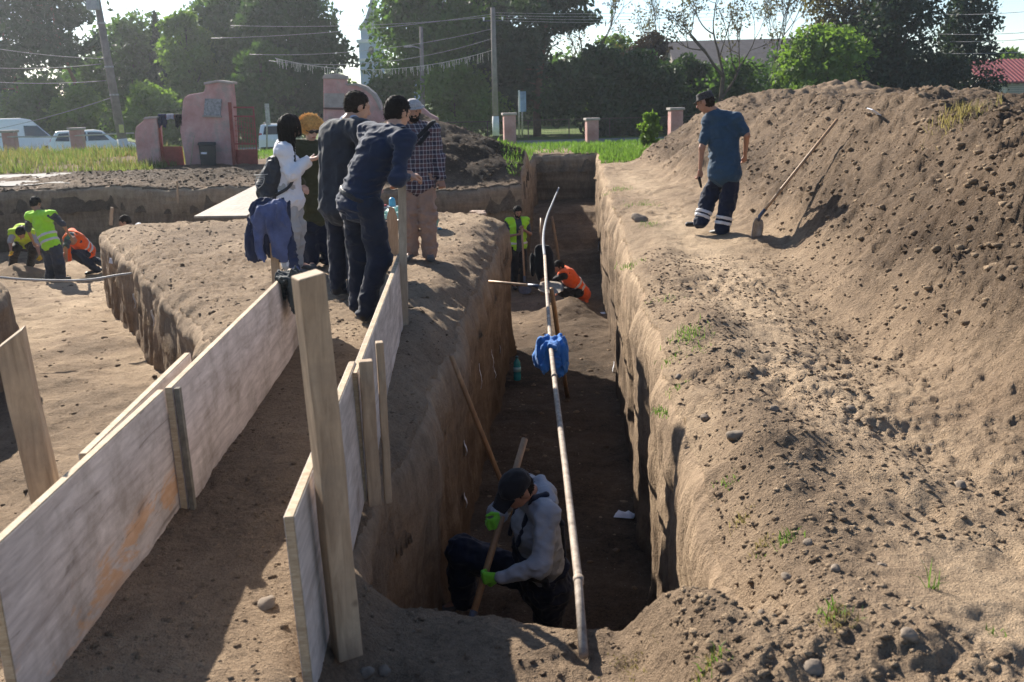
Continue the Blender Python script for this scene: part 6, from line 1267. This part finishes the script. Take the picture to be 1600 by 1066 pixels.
# ================================================================ clods, stones, grass
rs = np.random.RandomState(5)
def ico():
    bm = bmesh.new(); bmesh.ops.create_icosphere(bm, subdivisions=1, radius=1); V = np.array([v.co[:] for v in bm.verts]); F = np.array([[v.index for v in f.verts] for f in bm.faces]); bm.free(); return V, F
IV, IF = ico()
def clods(name, X, Y, Z, S, mat, tone, seed=0, flat=.55):
    r = np.random.RandomState(seed); n = len(X); d = 1+.32*(r.rand(n, len(IV))-.5)*2; a = r.rand(n)*6.28; sx = .75+.5*r.rand(n); sz = flat*(.7+.5*r.rand(n))
    V = IV[None]*d[:, :, None]; ca, sa = np.cos(a)[:, None], np.sin(a)[:, None]; x = V[:, :, 0]*sx[:, None]; y = V[:, :, 1]; P = np.stack([x*ca-y*sa, x*sa+y*ca, V[:, :, 2]*sz[:, None]], -1)*S[:, None, None]
    P = P+np.stack([X, Y, Z+S*.02], -1)[:, None]; F = (IF[None]+(np.arange(n)*len(IV))[:, None, None]).reshape(-1, 3); me = np_mesh(name, P.reshape(-1, 3), F); add_tone(me, np.repeat(tone, len(IV)))
    o = link(name, me, mat, None, False); return tag(o, kind='stuff')
def scatter(n, fx, fy, smin, smax, p=2.2, keep=None):
    X = fx(n); Y = fy(n); sd = hole_sd(X, Y); k = sd > .03
    if keep is not None: k &= keep(X, Y)
    X, Y, sd = X[k], Y[k], sd[k]; Z = ground(X, Y, sd); S = smin+(smax-smin)*rs.rand(len(X))**p; return X, Y, Z, S
# the tall heap is covered with crumbs and lumps, more towards its crest
X, Y, Z, S = scatter(30000, lambda n: 2.4+3.2*rs.rand(n), lambda n: 3+27*rs.rand(n)**1.8, .005, .045, 7.0, lambda x, y: heap_right(x, y) > .08+.5*rs.rand(len(x))*(vn(x*1.1, y*1.1, seed=91) < .1))
clods('earth_clods', X, Y, Z, S, M_SOIL, .42+.3*rs.rand(len(X)), 1)
X, Y, Z, S = scatter(26000, lambda n: lineR(4)+(-.3+2.4*rs.rand(n)**1.3), lambda n: 1.6+9*rs.rand(n)**1.5, .003, .020, 5.0, lambda x, y: vn(x*1.7, y*1.3, seed=92)+.9*np.exp(-((x-lineR(y)-.3)/.3)**2) > .05)
clods('loose_crumbs', X, Y, Z, S, M_SOIL, .38+.4*rs.rand(len(X)), 2)
X, Y, Z, S = scatter(12000, lambda n: -2.2+3.2*rs.rand(n), lambda n: 1.8+6*rs.rand(n)**1.3, .003, .016, 6, None)
clods('loose_crumbs', X, Y, Z, S, M_SOIL, .32+.35*rs.rand(len(X)), 3)
X, Y, Z, S = scatter(6000, lambda n: -6+6*rs.rand(n), lambda n: 7.5+8*rs.rand(n), .005, .028, 6, None)
clods('loose_crumbs', X, Y, Z, S, M_SOIL, .4+.35*rs.rand(len(X)), 4)
X, Y, Z, S = scatter(9000, lambda n: -12+13*rs.rand(n), lambda n: 20.5+5*rs.rand(n), .008, .05, 6, None)
clods('earth_clods', X, Y, Z, S, M_SOIL, .15+.3*rs.rand(len(X)), 5)
# crumbs along the foot of the panels and on the pit floors
n = 9000; X = -12+14.5*rs.rand(n); Y = 3.2+20*rs.rand(n)**1.2; sd = hole_sd(X, Y); k = sd < -.08; X, Y = X[k], Y[k]; S = .006+.04*rs.rand(len(X))**7
clods('floor_crumbs', X, Y, floor_z(X, Y), S, M_SOIL, .3+.4*rs.rand(len(X)), 6)
# stones one can pick out
M_STONE = simple('pale_stone', (.22, .175, .135), .9, .2, 9, .2, .5, 30)
def stone(px_, py_, s, label, mat=None, seed=1, group=None):
    q = gz(px_, py_, 0)
    for _ in range(4): q = gz(px_, py_, G(q.x, q.y))
    r = np.random.RandomState(seed); bm = bmesh.new(); bmesh.ops.create_icosphere(bm, subdivisions=3, radius=1)
    for v in bm.verts:
        c = v.co; f = 1+.28*float(vn(np.array([c.x*1.4+seed]), np.array([c.y*1.4]), np.array([c.z*1.4]), seed=seed)[0])+.08*float(vn(np.array([c.x*4]), np.array([c.y*4]), np.array([c.z*4]), seed=seed)[0]); v.co = Vector((c.x*s[0], c.y*s[1], c.z*s[2]))*f
    me = bpy.data.meshes.new('stone'); bm.to_mesh(me); bm.free(); o = link('stone', me, mat or M_STONE); o.location = (q.x, q.y, q.z+s[2]*.35); o.rotation_euler = (r.rand()*.4, r.rand()*.4, r.rand()*6); tag(o, label, 'stone', group)
stone(1272, 1052, (.035, .03, .028), 'pale rounded stone on the trodden earth in front of the trench', seed=1)
stone(1150, 684, (.055, .045, .028), 'large grey lump on the right lip, above the pale plaster wall', None, 2); stone(1102, 655, (.03, .025, .02), 'small pale stone on the right lip near the large lump', None, 3)
stone(1000, 345, (.12, .09, .06), 'pale stone on the path, behind the heel of the man in the cap', None, 4); stone(1195, 688, (.055, .045, .03), 'flat stone beside the large grey lump on the lip', None, 5)
stone(418, 946, (.035, .03, .02), 'pale stone lying in the shaded walkway by the panel foot', None, 6); stone(572, 1054, (.028, .024, .018), 'grey stone at the foot of the tall timber post', None, 7); stone(601, 1052, (.024, .022, .018), 'second grey stone by the foot of the tall timber post', None, 8)
stone(714, 214, (.55, .3, .20), 'rounded grey slab on top of the dark conical heap', M_CAPST, 9) if False else None
for i, (x, y, s) in enumerate(((1230, 905, .022), (1305, 890, .02), (1378, 885, .018), (1262, 850, .024), (1420, 995, .026), (1190, 960, .02), (1500, 760, .03), (1455, 700, .026), (1330, 640, .03), (1210, 640, .028), (1400, 560, .03), (1060, 590, .024))):
    stone(x, y, (s, s*.8, s*.6), 'small stone lying loose on the right bank', None, 20+i, 'small stones on the right bank')
# pale clod slab and plastic scrap on the heap
def on_heap(px_, py_):
    v = ray(px_, py_); t = 3.0
    for _ in range(4000):
        t += .01; k = t/v.y; x, z = v.x*k, CZ+v.z*k
        if z < G(x, t): break
    return Vector((x, t, G(x, t)))
q = on_heap(1370, 181); tag(MB(q).box(q+Vector((0, 0, .015)), (.26, .10, .012), Matrix.Rotation(.5, 3, 'Y') @ Matrix.Rotation(.4, 3, 'Z')).build('plastic_scrap', M_TAG, None, bevel=.004), 'white plastic scrap lying near the crest of the tall heap', 'scrap')
# ---------------------------------------------------------------- grass
def grass_mat(name, c1, c2):
    t = NT(name); f = t.noise(t.co(), 3, 4); col = t.ramp(f, [(.35, c1), (.65, c2)]); t.col(col); t.set(.7, .2); tl = t.n('BsdfTranslucent'); t.l(t.mix(1.0, col, (1.4, 1.5, .9), 'MULTIPLY'), tl.inputs[0]); mx = t.n('MixShader', i_0=.45); t.l(t.b.outputs[0], mx.inputs[1]); t.l(tl.outputs[0], mx.inputs[2]); t.l(mx.outputs[0], t.out.inputs[0]); return t.m
M_BLADE = grass_mat('grass_blade', (.075, .11, .03), (.19, .20, .09)); M_DRY = grass_mat('dry_grass', (.15, .115, .06), (.25, .20, .115)); M_FRESH = grass_mat('fresh_grass', (.08, .15, .03), (.14, .22, .05))
def blades(X, Y, Z, H, W, seed=0, lean=.5):
    r = np.random.RandomState(seed); n = len(X); a = r.rand(n)*6.28; la = r.rand(n)*6.28; ln = lean*r.rand(n); o = np.stack([X, Y, Z-.02], 1); sd = np.stack([np.cos(a), np.sin(a), 0*a], 1)*(W*.5)[:, None]; L = np.stack([np.cos(la)*ln, np.sin(la)*ln, 1-.35*ln], 1)*H[:, None]; L2 = np.stack([np.cos(la)*ln*.45, np.sin(la)*ln*.45, .6+0*ln], 1)*H[:, None]
    V = np.stack([o-sd, o+sd, o+L2+sd*.7, o+L2-sd*.7, o+L], 1).reshape(-1, 3); b = (np.arange(n)*5)[:, None]; F = np.concatenate([b+np.array([[0, 1, 2, 2]]), ], 0)
    T_ = np.concatenate([b+np.array([[0, 1, 2]]), b+np.array([[0, 2, 3]]), b+np.array([[3, 2, 4]])]); return V, T_
def lawn(name, X, Y, hmin, hmax, w, mat, seed, lean=.6, zfun=None):
    Z = (zfun or ground)(X, Y); r = np.random.RandomState(seed); H = hmin+(hmax-hmin)*r.rand(len(X))**1.5; V, F = blades(X, Y, Z, H, w*(.6+.8*r.rand(len(X))), seed, lean); return tag(link(name, np_mesh(name, V, F), mat, None, False), kind='stuff')
n = 26000; X = -27+17.6*rs.rand(n); Y = 25.6+10*rs.rand(n); k = (Y > 25.9+.05*(X+12)) & (X < -9.6+.5*vn(Y, X, seed=95)) & (X > -.62*Y-3); X, Y = X[k], Y[k]; dens = vn(X*.8, Y*.8, seed=96)
lawn('tall_grass', X[dens > -.15], Y[dens > -.15], .06, .34, .03, M_BLADE, 1); lawn('dry_stalks', X[::7], Y[::7], .15, .5, .02, M_DRY, 2)
n = 30000; X = -16+32*rs.rand(n); Y = 30.5+14*rs.rand(n); k = (heap_right(X, Y) < .05) & (heap_back(X, Y) < .05) & ((Y > 31.5) | (np.abs(X) < 4)) & (hole_sd(X, Y) > .05); lawn('short_grass', X[k], Y[k], .06, .22, .03, M_FRESH, 3)
n = 9000; X = -1.0+2.6*rs.rand(n); Y = 22+9*rs.rand(n); sd = hole_sd(X, Y); k = (sd > .02) & (X < lineL(Y)) & (X > lineL(Y)-.25-.75*ss(21, 27, Y)) & (vn(X*2, Y*1.5, seed=97) > -.25); lawn('lip_grass', X[k], Y[k], .04, .16, .02, M_FRESH, 4)
n = 5000; X = 2.0+2*rs.rand(n); Y = 26+6*rs.rand(n); k = (hole_sd(X, Y) > .03) & (heap_right(X, Y) < .12); lawn('lip_grass', X[k], Y[k], .06, .25, .025, M_FRESH, 5)
# tufts along the right lip and in the foreground
def tuft(px_, py_, r_, n_, h, mat, label, seed, name='grass_tuft'):
    q = gz(px_, py_, 0)
    for _ in range(4): q = gz(px_, py_, G(q.x, q.y))
    r = np.random.RandomState(seed); X = q.x+r.normal(size=n_)*r_; Y = q.y+r.normal(size=n_)*r_; Z = ground(X, Y); H = h*(.4+.7*r.rand(n_)); V, F = blades(X, Y, Z, H, .004+.003*r.rand(n_), seed, .9)
    o = link(name, np_mesh(name, V-np.array(q), F), mat, None, False); o.location = q; tag(o, kind='stuff')
tl = 'thin green grass tuft growing on the right trench lip'
for i, (x, y, r_, n_, h) in enumerate(((1075, 530, .07, 160, .08), (1050, 560, .05, 90, .06), (1095, 545, .05, 70, .05), (965, 298, .12, 120, .10), (1000, 320, .14, 120, .08), (1015, 350, .10, 90, .07), (985, 415, .06, 80, .07), (1040, 470, .07, 70, .05), (1060, 600, .03, 50, .05), (1030, 640, .03, 50, .05), (1140, 740, .03, 60, .05))): tuft(x, y, r_, n_, h, M_FRESH, tl, 200+i)
for i, (x, y, r_, n_, h, m_) in enumerate(((1225, 845, .03, 90, .06, M_FRESH), (1310, 965, .03, 160, .05, M_DRY), (1305, 955, .03, 60, .06, M_FRESH), (1100, 1048, .03, 120, .05, M_DRY), (1110, 1040, .025, 60, .06, M_FRESH), (985, 1045, .04, 260, .035, M_DRY), (1190, 850, .025, 90, .05, M_DRY), (1555, 990, .015, 20, .05, M_FRESH), (1160, 800, .02, 90, .05, M_DRY))): tuft(x, y, r_, n_, h, m_, ('dry' if m_ is M_DRY else 'green')+' grass tuft rooted in the crumbled bank in front of the trench', 230+i)
tuft(1455, 920, .006, 14, .13, M_FRESH, 'single upright green shoot standing on bare earth', 260, 'green_shoot')
tuft(1500, 178, .1, 10, .1, M_DRY, 'dry tuft', 261) if False else None
q = on_heap(1500, 178); r = np.random.RandomState(3); n_ = 300; X = q.x+r.normal(size=n_)*.12; Y = q.y+r.normal(size=n_)*.12; V, F = blades(X, Y, ground(X, Y), .14*(.4+.8*r.rand(n_)), .006+.004*r.rand(n_), 5, 1.0); o = link('grass_tuft', np_mesh('grass_tuft', V-np.array(q), F), M_DRY, None, False); o.location = q; tag(o, kind='stuff')

# ================================================================ haze
hz = MB((0, 0, 0)).box((0, 70, 22), (400, 180, 52)).build('haze', None); tag(hz, kind='stuff')
hm = bpy.data.materials.new('haze'); hm.use_nodes = True; ht = hm.node_tree; ht.nodes.clear()
pv = ht.nodes.new('ShaderNodeVolumePrincipled'); pv.inputs['Color'].default_value = (.86, .92, 1, 1); pv.inputs['Density'].default_value = .00042; pv.inputs['Anisotropy'].default_value = .68
ho = ht.nodes.new('ShaderNodeOutputMaterial'); ht.links.new(pv.outputs[0], ho.inputs['Volume']); hz.data.materials.append(hm)
